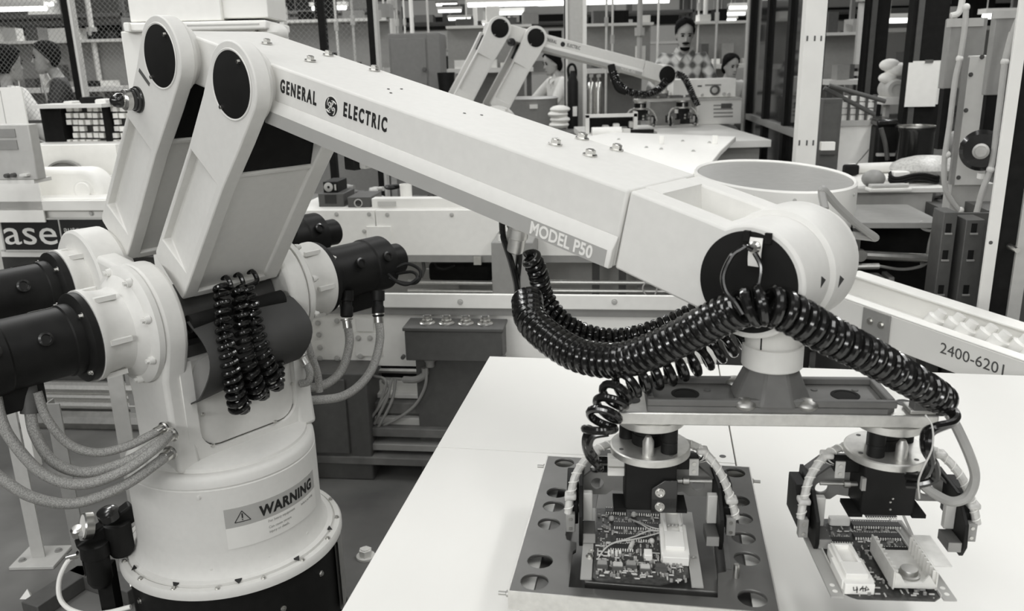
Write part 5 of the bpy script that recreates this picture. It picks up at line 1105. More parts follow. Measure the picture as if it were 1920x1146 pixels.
for i, (x, y, w_, h_, m) in enumerate(((690, 372, 30, 22, 'black_satin'), (660, 356, 40, 14, 'dark_grey'), (715, 366, 24, 26, 'mid_grey'), (738, 368, 18, 24, 'light_grey'), (780, 366, 36, 12, 'dark_grey'), (800, 374, 22, 10, 'light_grey'), (704, 350, 26, 12, 'light_grey'), (735, 346, 30, 10, 'black_satin'), (650, 345, 26, 16, 'mid_grey'))):
    u = Unit('hand_tool', ('black', 'dark', 'grey', 'pale', 'long dark', 'small pale', 'far pale', 'far black', 'far grey', 'far white')[i]+' blurred tool in clutter on conveyor deck', 'tool', x, 4.1+.03*i, group='blurred tools on the conveyor deck')
    q = u.P(x, y+h_/2, 0); s_ = 4.1/1575
    MB().ell((q.x, 0, q.z), w_*s_*.5, .05, h_*s_*.5, 14, 8).build('tool_body', m, u.t); MB().cyl((q.x-w_*s_*.4, 0, q.z), (q.x+w_*s_*.75, -.03, q.z+.01), .012, n=10).build('tool_handle', m, u.t)
# ------------------------------------------------------------------ second robot in the background
F2 = atd(1005, 71, 6.35); rz2 = math.radians(14)
u_, z_ = .716*math.sin(math.radians(27.8)), .994+.716*math.cos(math.radians(27.8))
loc2 = V((F2.x-u_*math.cos(rz2)-.107*math.sin(rz2), F2.y-u_*math.sin(rz2)+.107*math.cos(rz2), F2.z-z_))
RB2, FA2, FL2, WO2 = make_robot('industrial_robot', 'smaller looking second white robot arm in the background behind the forearm', loc2, rz2, 27.8, 14.5, near=False)
R2M = M.Translation(loc2) @ M.Rotation(rz2, 4, 'Z')
fo2 = [c for c in RB2.children if c.name.startswith('forearm')][0]
def onarm2(s0, t0, v): return lambda q: FA2(s0+q.x, t0+q.y, v-q.z)
text_obj('maker_lettering', fo2, 'GENERAL', .036, 'ink', xs=.60, weight=.0008, fn=onarm2(.078, .002, -.0455), space=1.22)
text_obj('maker_lettering', fo2, 'ELECTRIC', .036, 'ink', xs=.60, weight=.0008, fn=onarm2(.270, .0025, -.0455), space=1.22)
text_obj('model_lettering', fo2, 'MODEL P50', .0285, 'label_white', xs=.86, fn=onarm2(.744, -.0655, -.0579))
MB().lathe(FA2(.2365, .0105, -.045), (0, -1, 0), [(.0188, 0), (.0188, .0008), (0, .0008)], 24).build('emblem', 'ink', fo2)
MB().lathe(FL2(.60, -.16, -.107)*1.0, (0, -1, 0), [(.03, 0), (.03, .02), (.018, .022), (.018, .05), (0, .051)], 18).build('signal_lamp', 'black_gloss', RB2)
pl = thing('robot_plinth', 'low steel plinth under the background robot', 'plinth', (loc2.x, loc2.y, 0), rz2); MB().box(-.4, .4, -.4, .4, 0, loc2.z-.001).build('plinth', 'dark_grey', pl, bev=.01)
wv = R2M @ V((WO2[0], -.06, WO2[2]))
T = thing('coiled_hose', 'left black coiled hose sagging under the background robot forearm', 'coiled hose', wv, group='black coiled hoses of the background robot')
D2 = lambda x, y, d=6.5: atd(x, y, d)-wv
MB().tube(coilpath([D2(1150, 135), D2(1158, 155), D2(1180, 172), D2(1208, 178), D2(1232, 170), D2(1250, 152)], .026, .016, 10), .0075, 6).build('coil', 'hose_black', T)
MB().tube(smoothpath([D2(1146, 122), D2(1150, 140), D2(1160, 165), D2(1175, 172)], 6), .03, 8).build('cable_bunch', 'black_matte', T)
T = thing('coiled_hose', 'right black coiled hose dropping from the background robot wrist', 'coiled hose', wv, group='black coiled hoses of the background robot')
MB().tube(coilpath([D2(1268, 138), D2(1282, 145), D2(1292, 163), D2(1300, 182), D2(1308, 198)], .02, .016, 10), .0075, 6).build('coil', 'hose_black', T)
wo = R2M @ V((WO2[0], WO2[1], WO2[2]-.147-.058))
def mv(o, loc, rz, lab):
    c = copy_tree(o); c.location = loc; c.rotation_euler = (0, 0, rz); c['label'] = lab; return c
mv(BR, wo, .1, 'background aluminium tool bar under the second robot wrist')
e2 = V((math.cos(.1), math.sin(.1), 0))
for s, lab in ((-.176, 'left gripper of the background robot'), (.176, 'right gripper of the background robot')): g_ = mv(G1, wo+e2*s, .1, lab); g_['group'] = 'grippers of the background robot'
# bench, fixture and instruments under it
u = Unit('background_bench', 'white work bench below the background robot grippers', 'bench', 1260, 6.0, ang=0)
a = u.rect(1105, 262, 1430, 275, 0); bz = onz(1260, 258, 1.0).z
zb = wo.z-.215
MB().box(a[0], a[1], -.2, 1.4, zb-.05, zb).build('bench_top', 'white_paint', u.t, bev=.004); MB().box(a[0]+.05, a[1]-.05, -.1, 1.3, .1, zb-.05).build('bench_body', 'light_grey', u.t)
for x in (a[0]+.1, a[1]-.1): MB().box(x-.03, x+.03, 0, .06, 0, .1).build('bench_foot', 'dark_grey', u.t)
ub = zb+.002
def bgbox(nm, lab, cat, x0, y0, x1, y1, d, m, dep=.3, extra=None, z0=ub, ang=0):
    u = Unit(nm, lab, cat, (x0+x1)/2, d, ang); u.box('case', x0, y0, x1, y1, m, 0, dep, .004, z0=z0)
    if extra: extra(u)
    return u
def ins1(u):
    u.box('panel_mark', 1322, 158, 1352, 161, 'mid_grey', -.002, 0); u.disc('dial', 1340, 169, .042, 'dark_grey', 0, .02); u.disc('dial_face', 1340, 169, .024, 'light_grey', -.02, .003)
    for x, y, r_ in ((1316, 178, .012), (1357, 176, .014), (1366, 177, .014)): u.disc('knob', x, y, r_, 'light_grey', 0, .02)
    u.box('label_strip', 1308, 160, 1316, 163, 'dark_grey', -.002, 0)
bgbox('instrument', 'upper white instrument with round dial in front of plaid shirted man', 'instrument', 1262, 148, 1380, 183, 7.3, 'white_bright', .28, ins1, z0=None)
def ins2(u):
    for i, y in enumerate((196, 203, 210, 217)): u.box('panel_row', 1338, y, 1374, y+3, 'mid_grey', -.002, 0)
    u.box('panel_window', 1352, 194, 1372, 203, 'dark_grey', -.004, 0); u.box('bezel', 1308, 184, 1390, 188, 'light_grey', -.01, 0)
bgbox('instrument', 'lower pale instrument with rows of controls under the dial instrument', 'instrument', 1308, 184, 1390, 250, 7.25, 'white_paint', .3, ins2)
bgbox('grey_carton', 'grey slanted box between the background grippers', 'box', 1218, 190, 1276, 226, 7.3, 'mid_grey', .2)
bgbox('small_grey_block', 'small dark grey block on bench left of dial instrument', 'box', 1239, 170, 1254, 184, 7.35, 'mid_grey', .1)
def fx(u): u.box('black_top', 1180, 243, 1226, 250, 'black_matte', -.02, .0); u.box('clamp', 1168, 242, 1182, 256, 'label_white', -.03, .02)
bgbox('background_fixture', 'grey test fixture on bench under background left gripper', 'test fixture', 1166, 248, 1232, 264, 6.2, 'mid_grey', .3, fx)
u = Unit('rolled_sheet', 'white rolled sheet on left end of background bench', 'roll', 1130, 6.0, ang=0); q0, q1 = u.P(1112, 262), u.P(1168, 262); MB().cyl((q0.x, .1, zb+.045), (q1.x, .1, zb+.045), .045, n=20).build('roll', 'white_bright', u.t)
# pale frame with black back left of bench
u = Unit('black_backed_frame', 'white framed stand with black back left of background bench', 'frame', 1130, 6.6, ang=0)
u.box('back', 1104, 218, 1192, 268, 'black_matte', .1, .12, z0=ub); u.box('top_bar', 1098, 214, 1195, 220, 'label_white', 0, .05); u.box('side_bar', 1098, 216, 1105, 300, 'label_white', 0, .05, z0=ub); u.box('side_bar', 1188, 210, 1195, 300, 'label_white', 0, .05, z0=ub)
for x, y, m in ((1130, 235, 'light_grey'), (1150, 232, 'label_white'), (1165, 238, 'mid_grey'), (1180, 228, 'light_grey')): u.box('frame_item', x, y, x+12, y+12, m, .02, .08, .008)
# ------------------------------------------------------------------ people
mk('skin', .42, .55, var=.05); mk('hair', .008, .85, var=.3, spec=.08); mk('trousers', .06, .8, var=.1); mk('jacket', .02, .8, var=.15); mk('shirt_white', .74, .8, var=.05)
pm = mat('plaid', .6, .85); MT['plaid'] = pm; nt = pm.node_tree; bs = nt.nodes['Principled BSDF']; tc = nt.nodes.new('ShaderNodeTexCoord'); sp = nt.nodes.new('ShaderNodeSeparateXYZ'); nt.links.new(tc.outputs['Object'], sp.inputs[0])
def band(sock, sc):
    m1 = nt.nodes.new('ShaderNodeMath'); m1.operation = 'MULTIPLY'; m1.inputs[1].default_value = sc; nt.links.new(sock, m1.inputs[0])
    m2 = nt.nodes.new('ShaderNodeMath'); m2.operation = 'SINE'; nt.links.new(m1.outputs[0], m2.inputs[0]); return m2
b1_, b2_ = band(sp.outputs['X'], 62), band(sp.outputs['Z'], 62); ad = nt.nodes.new('ShaderNodeMath'); ad.operation = 'ADD'; nt.links.new(b1_.outputs[0], ad.inputs[0]); nt.links.new(b2_.outputs[0], ad.inputs[1])
rp = nt.nodes.new('ShaderNodeValToRGB'); mr = nt.nodes.new('ShaderNodeMapRange'); mr.inputs[1].default_value = -2; mr.inputs[2].default_value = 2; nt.links.new(ad.outputs[0], mr.inputs[0]); nt.links.new(mr.outputs[0], rp.inputs[0])
rp.color_ramp.elements[0].color = (.14, .14, .135, 1); rp.color_ramp.elements[0].position = .2; rp.color_ramp.elements[1].color = (.72, .72, .70, 1); rp.color_ramp.elements[1].position = .62
nt.links.new(rp.outputs[0], bs.inputs['Base Color'])
def skin_mesh(name, J, E, root, m, sub=2):
    me = bpy.data.meshes.new(name); ks = list(J); me.from_pydata([J[k][0] for k in ks], [(ks.index(a), ks.index(b)) for a, b in E], [])
    o = bpy.data.objects.new('t', me); COL.objects.link(o); md = o.modifiers.new('s', 'SKIN')
    for i, k in enumerate(ks):
        r = J[k][1]; d = me.skin_vertices[0].data[i]; d.radius = r if isinstance(r, tuple) else (r, r); d.use_root = (k == root)
    ss = o.modifiers.new('u', 'SUBSURF'); ss.levels = sub; ss.render_levels = sub
    dg = bpy.context.evaluated_depsgraph_get(); dg.update(); m2 = bpy.data.meshes.new_from_object(o.evaluated_get(dg)); bpy.data.objects.remove(o)
    m2.name = name; m2.materials.clear(); m2.materials.append(MT[m]); m2.shade_smooth(); return m2
def add_mesh(name, me, parent): o = bpy.data.objects.new(name, me); COL.objects.link(o); o.parent = parent; return o
HEAD = [(-.128, .022, -.082, -.035), (-.118, .040, -.094, -.015), (-.098, .051, -.098, .02), (-.07, .058, -.097, .052), (-.03, .066, -.094, .080), (.005, .071, -.089, .094), (.045, .074, -.090, .099), (.08, .068, -.077, .090), (.103, .052, -.052, .068), (.117, .028, -.02, .038), (.121, .006, .002, .014)]
def head_ring(i, grow=0.0, ang=None, n=24):
    z, w_, yf, yb = HEAD[i]; cy, ry = (yf+yb)/2, (yb-yf)/2+grow; out = []
    for k in range(n):
        t = 2*pi*k/n if ang is None else -ang+2*ang*k/(n-1); c, s_ = math.cos(t), math.sin(t)
        f = lambda v: math.copysign(abs(v)**.88, v); out.append(V(((w_+grow)*f(s_), cy+ry*f(c), z+(grow*.7 if z > .06 else 0))))
    return out
def head_mb():
    mb = MB(); rows = [head_ring(i) for i in range(len(HEAD))]; n = 24; vs = [p for r in rows for p in r]; fs = [tuple(range(n-1, -1, -1)), tuple((len(rows)-1)*n+k for k in range(n))]
    for j in range(len(rows)-1):
        for k in range(n): fs.append((j*n+k, j*n+(k+1) % n, (j+1)*n+(k+1) % n, (j+1)*n+k))
    mb.add(vs, fs); mb.add([V(p) for p in ((0, -.088, .012), (-.017, -.09, -.046), (.017, -.09, -.046), (0, -.124, -.038), (0, -.07, -.02))], [(0, 1, 3), (0, 3, 2), (1, 2, 3), (0, 4, 1), (0, 2, 4), (1, 4, 2)])
    for sg_ in (-1, 1): mb.ell((sg_*.073, .008, -.018), .012, .022, .034, 10, 8)
    return mb
def hair_mb():
    spec = ((3, 1.0), (4, 1.35), (5, 1.65), (6, 1.95), (7, 2.55), (8, pi), (9, pi), (10, pi)); return MB().sheet([head_ring(i, .012, a_, 25) for i, a_ in spec], .006)
def merge_body(me, hm, at_, tilt):
    bm = bmesh.new(); bm.from_mesh(me); b2 = bmesh.new(); t = bpy.data.meshes.new('h'); mb = hm; t.from_pydata(mb.v, [], mb.f); b2.from_mesh(t); bmesh.ops.recalc_face_normals(b2, faces=b2.faces)
    bmesh.ops.transform(b2, matrix=M.Translation(at_) @ M.Rotation(tilt, 4, 'X'), verts=b2.verts); b2.to_mesh(t); b2.free(); bm.from_mesh(t); bm.to_mesh(me); bm.free()
    o = bpy.data.objects.new('t', me); COL.objects.link(o); r = o.modifiers.new('r', 'REMESH'); r.mode = 'VOXEL'; r.voxel_size = .009; sm_ = o.modifiers.new('s', 'SMOOTH'); sm_.iterations = 2; sm_.factor = .5
    dg = bpy.context.evaluated_depsgraph_get(); dg.update(); m2 = bpy.data.meshes.new_from_object(o.evaluated_get(dg)); bpy.data.objects.remove(o); m2.name = 'body'; m2.materials.clear(); m2.materials.append(MT['skin']); m2.shade_smooth(); return m2
def person(label, loc, rz, top='plaid', lean=0.0, hands=((-.22, -.34, 1.08), (.22, -.34, 1.08)), headtilt=-.25, beard=True, seated=False, hairback=False, open_jacket=False, hairm='hair', group=None):
    T = thing('person', label, 'person', loc, rz, group)
    hz = -.42 if seated else 0.0
    L = lambda x, y, z: V((x, y-lean*max(0, z-1.0), z+hz))
    J = {'pelvis': (L(0, 0, .98), (.13, .10)), 'spine': (L(0, 0, 1.18), (.125, .095)), 'chest': (L(0, 0, 1.36), (.15, .10)), 'collar': (L(0, 0, 1.48), (.07, .06)), 'neck': (L(0, -.01, 1.54), .052), 'skull0': (L(0, -.02, 1.60), .05)}
    E = [('pelvis', 'spine'), ('spine', 'chest'), ('chest', 'collar'), ('collar', 'neck'), ('neck', 'skull0')]
    for i, s in ((0, -1), (1, 1)):
        h = V(hands[i]); h = V((h.x, h.y, h.z+hz)); sh = L(s*.185, 0, 1.45); el = (sh+h)*.5+V((s*.10, .08, -.12)); n = str(i)
        J['sh'+n] = (sh, .058); J['el'+n] = (el, .043); J['wr'+n] = (h, .03); J['ha'+n] = (h+(h-el).normalized()*.07, (.035, .018))
        E += [('chest', 'sh'+n), ('sh'+n, 'el'+n), ('el'+n, 'wr'+n), ('wr'+n, 'ha'+n)]
        f0 = J['ha'+n][0]; dd = (h-el).normalized(); sd = V((1, 0, 0))
        for k in range(4): J['f%d%s' % (k, n)] = (f0+dd*(.06+.012*(k in (1, 2)))+sd*(k-1.5)*.02+V((0, 0, -.02)), .009); E.append(('ha'+n, 'f%d%s' % (k, n)))
        J['th'+n] = (h+dd*.05-sd*s*.045, .010); E.append(('wr'+n, 'th'+n))
        if seated: J['kn'+n] = (V((s*.12, -.42, .52)), .062); J['an'+n] = (V((s*.12, -.40, .09)), .042); J['hp'+n] = (V((s*.10, -.02, .54)), .085); J['to'+n] = (V((s*.12, -.55, .04)), .035)
        else: J['hp'+n] = (V((s*.10, 0, .92)), .088); J['kn'+n] = (V((s*.11, 0, .50)), .062); J['an'+n] = (V((s*.11, .02, .09)), .042); J['to'+n] = (V((s*.12, -.14, .04)), .036)
        E += [('pelvis', 'hp'+n), ('hp'+n, 'kn'+n), ('kn'+n, 'an'+n), ('an'+n, 'to'+n)]
    hc = L(0, -.045, 1.672); HM = M.Translation(hc) @ M.Rotation(-headtilt, 4, 'X')
    add_mesh('body', merge_body(skin_mesh('body', J, E, 'pelvis', 'skin'), head_mb(), hc, -headtilt), T)
    def grow(keys, k, extra=None):
        JJ = {q: (J[q][0], tuple(v*k+.012 for v in J[q][1]) if isinstance(J[q][1], tuple) else J[q][1]*k+.012) for q in keys}
        return JJ, [e for e in E if e[0] in JJ and e[1] in JJ]
    a = grow(['pelvis', 'spine', 'chest', 'collar', 'sh0', 'el0', 'wr0', 'sh1', 'el1', 'wr1'], 1.08); s_ = add_mesh('shirt' if not open_jacket else 'jacket', skin_mesh('shirt', a[0], a[1], 'pelvis', top), T)
    a = grow(['pelvis', 'hp0', 'kn0', 'an0', 'hp1', 'kn1', 'an1'], 1.08); add_mesh('trousers', skin_mesh('trousers', a[0], a[1], 'pelvis', 'trousers'), T)
    for n in '01': p = J['to'+n][0]; MB().ell(V((p.x, p.y+.06, .05)), .05, .14, .05, 12, 8).build('shoe', 'black_satin', T)
    def HP(mb, nm, m): mb.v = [tuple(HM @ V(q)) for q in mb.v]; return mb.build(nm, m, T)
    HP(hair_mb(), 'hair', hairm)
    if hairback: HP(MB().ell((0, .065, -.03), .075, .05, .09, 14, 10), 'hair', hairm)
    for s in (-1, 1):
        HP(MB().ell((s*.031, -.083, .002), .015, .009, .008, 10, 8), 'eye', 'hair'); HP(MB().ell((s*.033, -.089, .022), .022, .007, .005, 10, 6), 'eyebrow', hairm)
    HP(MB().ell((0, -.096, -.077), .024, .007, .005, 10, 6), 'mouth', 'dark_grey')
    if beard: HP(MB().ell((0, -.098, -.060), .036, .013, .010, 12, 6), 'moustache', hairm); HP(MB().ell((0, -.068, -.112), .046, .040, .026, 14, 8), 'beard', hairm)
    cz = J['collar'][0]
    if top in ('plaid', 'jacket', 'shirt_white'):
        for s in (-1, 1): MB().add([cz+V(p) for p in ((s*.01, -.10, .0), (s*.075, -.075, .07), (s*.10, -.06, .02), (s*.05, -.118, -.05), (s*.012, -.095, .004), (s*.075, -.068, .072), (s*.10, -.054, .022), (s*.05, -.112, -.048))], [(0, 1, 2, 3), (4, 7, 6, 5), (0, 4, 5, 1), (1, 5, 6, 2), (2, 6, 7, 3), (3, 7, 4, 0)]).build('collar', 'shirt_white' if top == 'jacket' else top, s_)
    if open_jacket:
        rows = [[V((x, -lean*max(0, z-1.0)-(.125-.9*x*x), z+hz)) for x in (-.06*k, -.03*k, 0, .03*k, .06*k)] for z, k in ((1.50, 1.2), (1.40, 1.1), (1.28, .9), (1.15, .8), (1.05, .7))]
        MB().sheet(rows, -.012).build('shirt_front', 'shirt_white', s_); MB().sheet([[V((x, -lean*max(0, z-1.0)-.145, z+hz)) for x in (-.02*k, .02*k)] for z, k in ((1.49, .7), (1.40, 1), (1.25, 1.2), (1.08, 1.3))], -.006).build('tie', 'dark_grey', s_)
    return T
q = atd(1281, 66, 7.75)
k_ = q.z-1.66
person('man in a plaid shirt with dark beard standing behind the dial instrument', (q.x, q.y, max(0, k_)), math.radians(-2), 'plaid', .06, headtilt=-.3)
if k_ > .02: pt_ = thing('standing_platform', 'low platform under the plaid shirted man', 'platform', (q.x, q.y, 0)); MB().box(-.5, .5, -.4, .4, 0, k_-.001).build('platform', 'dark_grey', pt_, bev=.005)
q = atd(112, 108, 6.9)
person('man in dark jacket and tie leaning left behind the wire fence', (q.x, q.y, max(0, q.z-1.67)), math.radians(-62), 'jacket', .08, ((-.2, -.4, 1.05), (.2, -.42, 1.05)), headtilt=-.02, beard=False, open_jacket=True)
q = atd(-8, 116, 6.0)
person('person in pale shirt at left edge with back turned to camera', (q.x, q.y, max(0, q.z-1.70)), math.radians(150), 'shirt_white', .05, ((-.3, -.3, 1.1), (.25, -.3, 1.1)), headtilt=-.05, beard=False)
q = atd(1052, 112, 9.5)
person('seated worker in white top with arms stretched, left of the pale column', (q.x, q.y, max(0, q.z-1.28)), math.radians(-70), 'shirt_white', .1, ((-.3, -.55, 1.25), (.2, -.55, 1.25)), beard=False, seated=True, hairback=True)
def stool(q, lab):
    z = max(0, q.z-1.28); s = thing('work_stool', lab, 'stool', (q.x, q.y, 0)); MB().lathe((0, 0, 0), (0, 0, 1), [(0, z+.40), (.16, z+.40), (.17, z+.43), (.15, z+.45), (0, z+.45)], 24).build('seat', 'black_matte', s); MB().cyl((0, 0, .04), (0, 0, z+.4), .03, n=12).build('post', 'steel_dull', s)
    MB().lathe((0, 0, 0), (0, 0, 1), [(0, 0), (.25, 0), (.25, .02), (.03, .05)], 24).build('base', 'steel_dull', s); MB().box(-.25, .25, -.62, .1, max(0.06, z-.03), max(.07, z)).build('foot_rest', 'steel_dull', s)
stool(q, 'work stool under the seated worker left of the pale column')
q = atd(1360, 118, 9.8)
stool(q, 'work stool under the seated worker right of plaid shirted man')
person('dark haired seated worker at machine right of plaid shirted man', (q.x, q.y, max(0, q.z-1.28)), math.radians(20), 'light_grey', .1, beard=False, seated=True, hairback=True)
q = atd(1705, 232, 5.7)
person('crouching worker mostly hidden behind the wide black pillar', (q.x+.1, q.y, 0), math.radians(-30), 'mid_grey', .15, beard=False, seated=True)

# ------------------------------------------------------------------ wire fences
def fence(name, label, x0, x1, d, zlo, zhi, posts, ang=-7, pitch=.034):
    u = Unit(name, label, 'fence', (x0+x1)/2, d, ang); a, b = u.P(x0, 100).x, u.P(x1, 100).x
    mb = MB(); n = int((b-a+(zhi-zlo))/pitch); k = .0009
    for s in (1, -1):
        for i in range(n):
            xs_ = a-(zhi-zlo)+i*pitch if s > 0 else a+i*pitch
            p, q = [xs_, zlo], [xs_+s*(zhi-zlo), zhi]
            # clip to a..b
            def cl(P_, Q_):
                t0, t1 = 0.0, 1.0; dx = Q_[0]-P_[0]
                for lo in ((a-P_[0])/dx, (b-P_[0])/dx): pass
                ts = sorted(((a-P_[0])/dx, (b-P_[0])/dx)); t0 = max(0, ts[0]); t1 = min(1, ts[1]); return t0, t1
            t0, t1 = cl(p, q)
            if t1-t0 < .02: continue
            A_ = V((p[0]+(q[0]-p[0])*t0, .002*s, p[1]+(q[1]-p[1])*t0)); B_ = V((p[0]+(q[0]-p[0])*t1, .002*s, p[1]+(q[1]-p[1])*t1))
            mb.tube([A_, B_], k, 4, False)
    o = mb.build('wire_mesh', 'mid_grey', u.t, smooth=0); o['kind'] = 'stuff'
    for x, w_, m in posts: c_ = u.P(x, 60).x; MB().box(c_-w_/2, c_+w_/2, -.03, .03, 0, zhi+.2).build('fence_post', m, u.t, bev=.003)
    MB().box(a, b, -.012, .012, zlo-.02, zlo).build('bottom_rail', 'dark_grey', u.t); MB().box(a, b, -.012, .012, zhi, zhi+.03).build('top_rail', 'dark_grey', u.t)
    return u
fence('wire_fence', 'left wire mesh fence in front of the jacketed man', -60, 262, 5.3, 1.30, 2.25, ((134, .05, 'black_matte'), (141, .022, 'label_white'), (-30, .05, 'black_matte')))
fence('wire_fence', 'middle wire mesh fence above the robot forearm', 492, 712, 5.3, 1.35, 2.25, ((606, .04, 'black_matte'), (698, .035, 'black_matte'), (533, .03, 'label_white'), (513, .10, 'black_matte'), (707, .02, 'light_grey')))
# dark glazed partition to the right of the plaid man
A_, B_ = atd(1408, 150, 7.6), atd(1530, 150, 5.4); A_.z = B_.z = 0; dv = B_-A_; L = dv.length
gp = thing('glazed_partition', 'tall dark glazed partition receding left of the white slotted post', 'partition', A_, math.atan2(dv.y, dv.x))
gm = bpy.data.materials.new('dark_glass'); gm.use_nodes = True; MT['dark_glass'] = gm; b_ = gm.node_tree.nodes['Principled BSDF']; b_.inputs['Base Color'].default_value = (.03, .03, .03, 1); b_.inputs['Roughness'].default_value = .06; b_.inputs['Transmission Weight'].default_value = .35
for i in range(3):
    for j, (z0, z1) in enumerate(((.1, 1.05), (1.09, 2.6))): MB().box(i*L/3+.04, (i+1)*L/3-.04, -.004, .004, z0, z1).build('pane', 'dark_glass', gp)
for i in range(4): MB().box(i*L/3-.045, i*L/3+.045, -.03, .03, 0, 2.7).build('mullion', 'black_matte', gp)
for z in (.05, 1.07, 2.65): MB().box(0, L, -.035, .035, z-.025, z+.025).build('rail', 'mid_grey' if z == 1.07 else 'black_matte', gp)
MB().cyl((.0, -.05, .0), (.0, -.05, 2.7), .018, n=12).build('edge_pipe', 'light_grey', gp)
# ------------------------------------------------------------------ columns and hall furniture
u = Unit('steel_column', 'pale steel column with hanging black hose behind forearm', 'column', 1080, 8.2, ang=0)
a, b = u.P(1060, 60).x, u.P(1099, 60).x
MB().box(a, b-.03, .0, .18, 0, 5).build('column_web', 'light_grey', u.t); MB().box(b-.035, b, -.05, .22, 0, 5).build('column_flange', 'label_white', u.t); MB().box(a, a+.02, -.05, .22, 0, 5).build('column_flange', 'label_white', u.t)
u.tube('hose_loop', [(1068, 155, -.08), (1065, 130, -.08), (1070, 121, -.08), (1077, 123, -.08), (1080, 135, -.08), (1078, 152, -.08)], .012, 'black_matte')
q = u.P(1074, 195, -.1); MB().lathe((q.x, -.1, .7), (0, 0, 1), [(.05, 0), (.05, q.z-.7+.2), (.03, q.z-.7+.26), (.02, q.z-.7+.3)], 18).build('black_cylinder', 'black_satin', u.t)
u.box('white_tag', 1074, 200, 1082, 218, 'white_bright', -.16, -.14); MB().box(q.x-.04, q.x+.04, -.12, -.05, 0, .7).build('cylinder_stand', 'dark_grey', u.t)
for i, x in enumerate((1108, 1122)):
    u = Unit('gas_cylinder', ('left', 'right')[i]+' of two steel gas cylinders beside the pale column', 'gas cylinder', x, 8.6, ang=0, group='gas cylinders by the column'); q = u.P(x, 148); r_ = .036
    MB().lathe((q.x, 0, 0), (0, 0, 1), [(.04, 0), (.042, .02), (.042, q.z-.12), (.03, q.z-.04), (.012, q.z-.02), (.012, q.z+.04), (0, q.z+.04)], 20).build('cylinder', 'steel', u.t); MB().cbox((q.x, -.02, q.z+.03), (.04, .03, .03)).build('valve', 'steel_dull', u.t)
u = Unit('grey_locker', 'plain mid grey steel locker cabinet standing in the hall left of background robot', 'cabinet', 780, 8.5, ang=-2)
u.box('carcass', 731, 62, 828, 200, 'locker_grey', 0, .5, .01, z0=0); u.box('door', 735, 72, 800, 200, 'locker_grey', -.015, 0, .004, z0=.1); u.box('side_door', 803, 64, 826, 200, 'locker_grey', -.008, 0, .003, z0=.1); u.disc('door_handle', 796, 130, .02, 'dark_grey', -.015, .03)
bench_n = [0]
def bench(px0, px1, py, d, m, lab, hm='light_grey'):
    u = Unit('assembly_bench', lab, 'bench', (px0+px1)/2, d, ang=0, group='assembly benches far in the hall'); a = u.rect(px0, py, px1, py+4, 0)
    MB().box(a[0], a[1], 0, .7, a[3]-.05, a[3]).build('bench_top', m, u.t)
    for x in (a[0]+.05, a[1]-.05): MB().box(x-.03, x+.03, .1, .16, 0, a[3]-.05).build('bench_leg', 'dark_grey', u.t)
    MB().box(a[0]+.1, a[1]-.1, .6, .65, .2, a[3]-.06).build('modesty_panel', hm, u.t)
    MB().box(a[0], a[1], .62, .68, a[3], a[3]+.5).build('back_board', hm, u.t)
    MB().box(a[0], a[1], .4, .68, a[3]+.48, a[3]+.51).build('bench_shelf', 'label_white', u.t)
    return u, a
rn = random.Random(21)
CART = {}
def carton(u, x, y, z, w_, d_, h_, m, lab, grp):
    key = (round(w_, 2), round(d_, 2), round(h_, 2), m)
    if key not in CART: CART[key] = MB().box(-key[0]/2, key[0]/2, -key[1]/2, key[1]/2, 0, key[2]).mesh('carton', m, 0)
    o = bpy.data.objects.new('carton', CART[key]); COL.objects.link(o); q = u.o+u.ex*x+u.ey*y; o.location = (q.x, q.y, z); o.rotation_euler = (0, 0, u.a+rn.uniform(-.15, .15)); tag(o, lab, 'box', grp)
spec = [(-40, 230, 165, 9.5, 'far left'), (480, 720, 130, 9.0, 'far middle'), (835, 1000, 128, 10.5, 'behind background robot'), (1100, 1235, 128, 10.0, 'behind background forearm'), (1305, 1420, 120, 10.5, 'behind plaid man'), (1555, 1640, 150, 9.5, 'between post and pillar')]
tones = ['white_bright', 'label_white', 'light_grey', 'light_grey', 'mid_grey', 'mid_grey', 'dark_grey', 'black_matte', 'dark_grey']
for (a0, a1, py, d, w_) in spec:
    u, a = bench(a0, a1, py, d, 'label_white', 'blurred assembly bench in hall '+w_, rn.choice(('mid_grey', 'dark_grey', 'light_grey')))
    x = a[0]+.1
    while x < a[1]-.1:
        s_ = rn.uniform(.07, .2); carton(u, x+s_/2, rn.uniform(.1, .45), a[3]+.002, max(.05, round(s_*.85, 2)), .15, rn.choice((.06, .1, .16, .24)), rn.choice(tones), 'blurred box on the assembly bench '+w_, 'boxes on bench '+w_); x += s_+rn.uniform(0, .08)
    x = a[0]+.1
    while x < a[1]-.1:
        s_ = rn.uniform(.1, .28); carton(u, x+s_/2, .54, a[3]+.512, max(.06, round(s_*.85, 2)), .2, rn.choice((.08, .14, .22)), rn.choice(tones), 'blurred box on upper shelf of the bench '+w_, 'boxes on shelf '+w_); x += s_+rn.uniform(.02, .2)
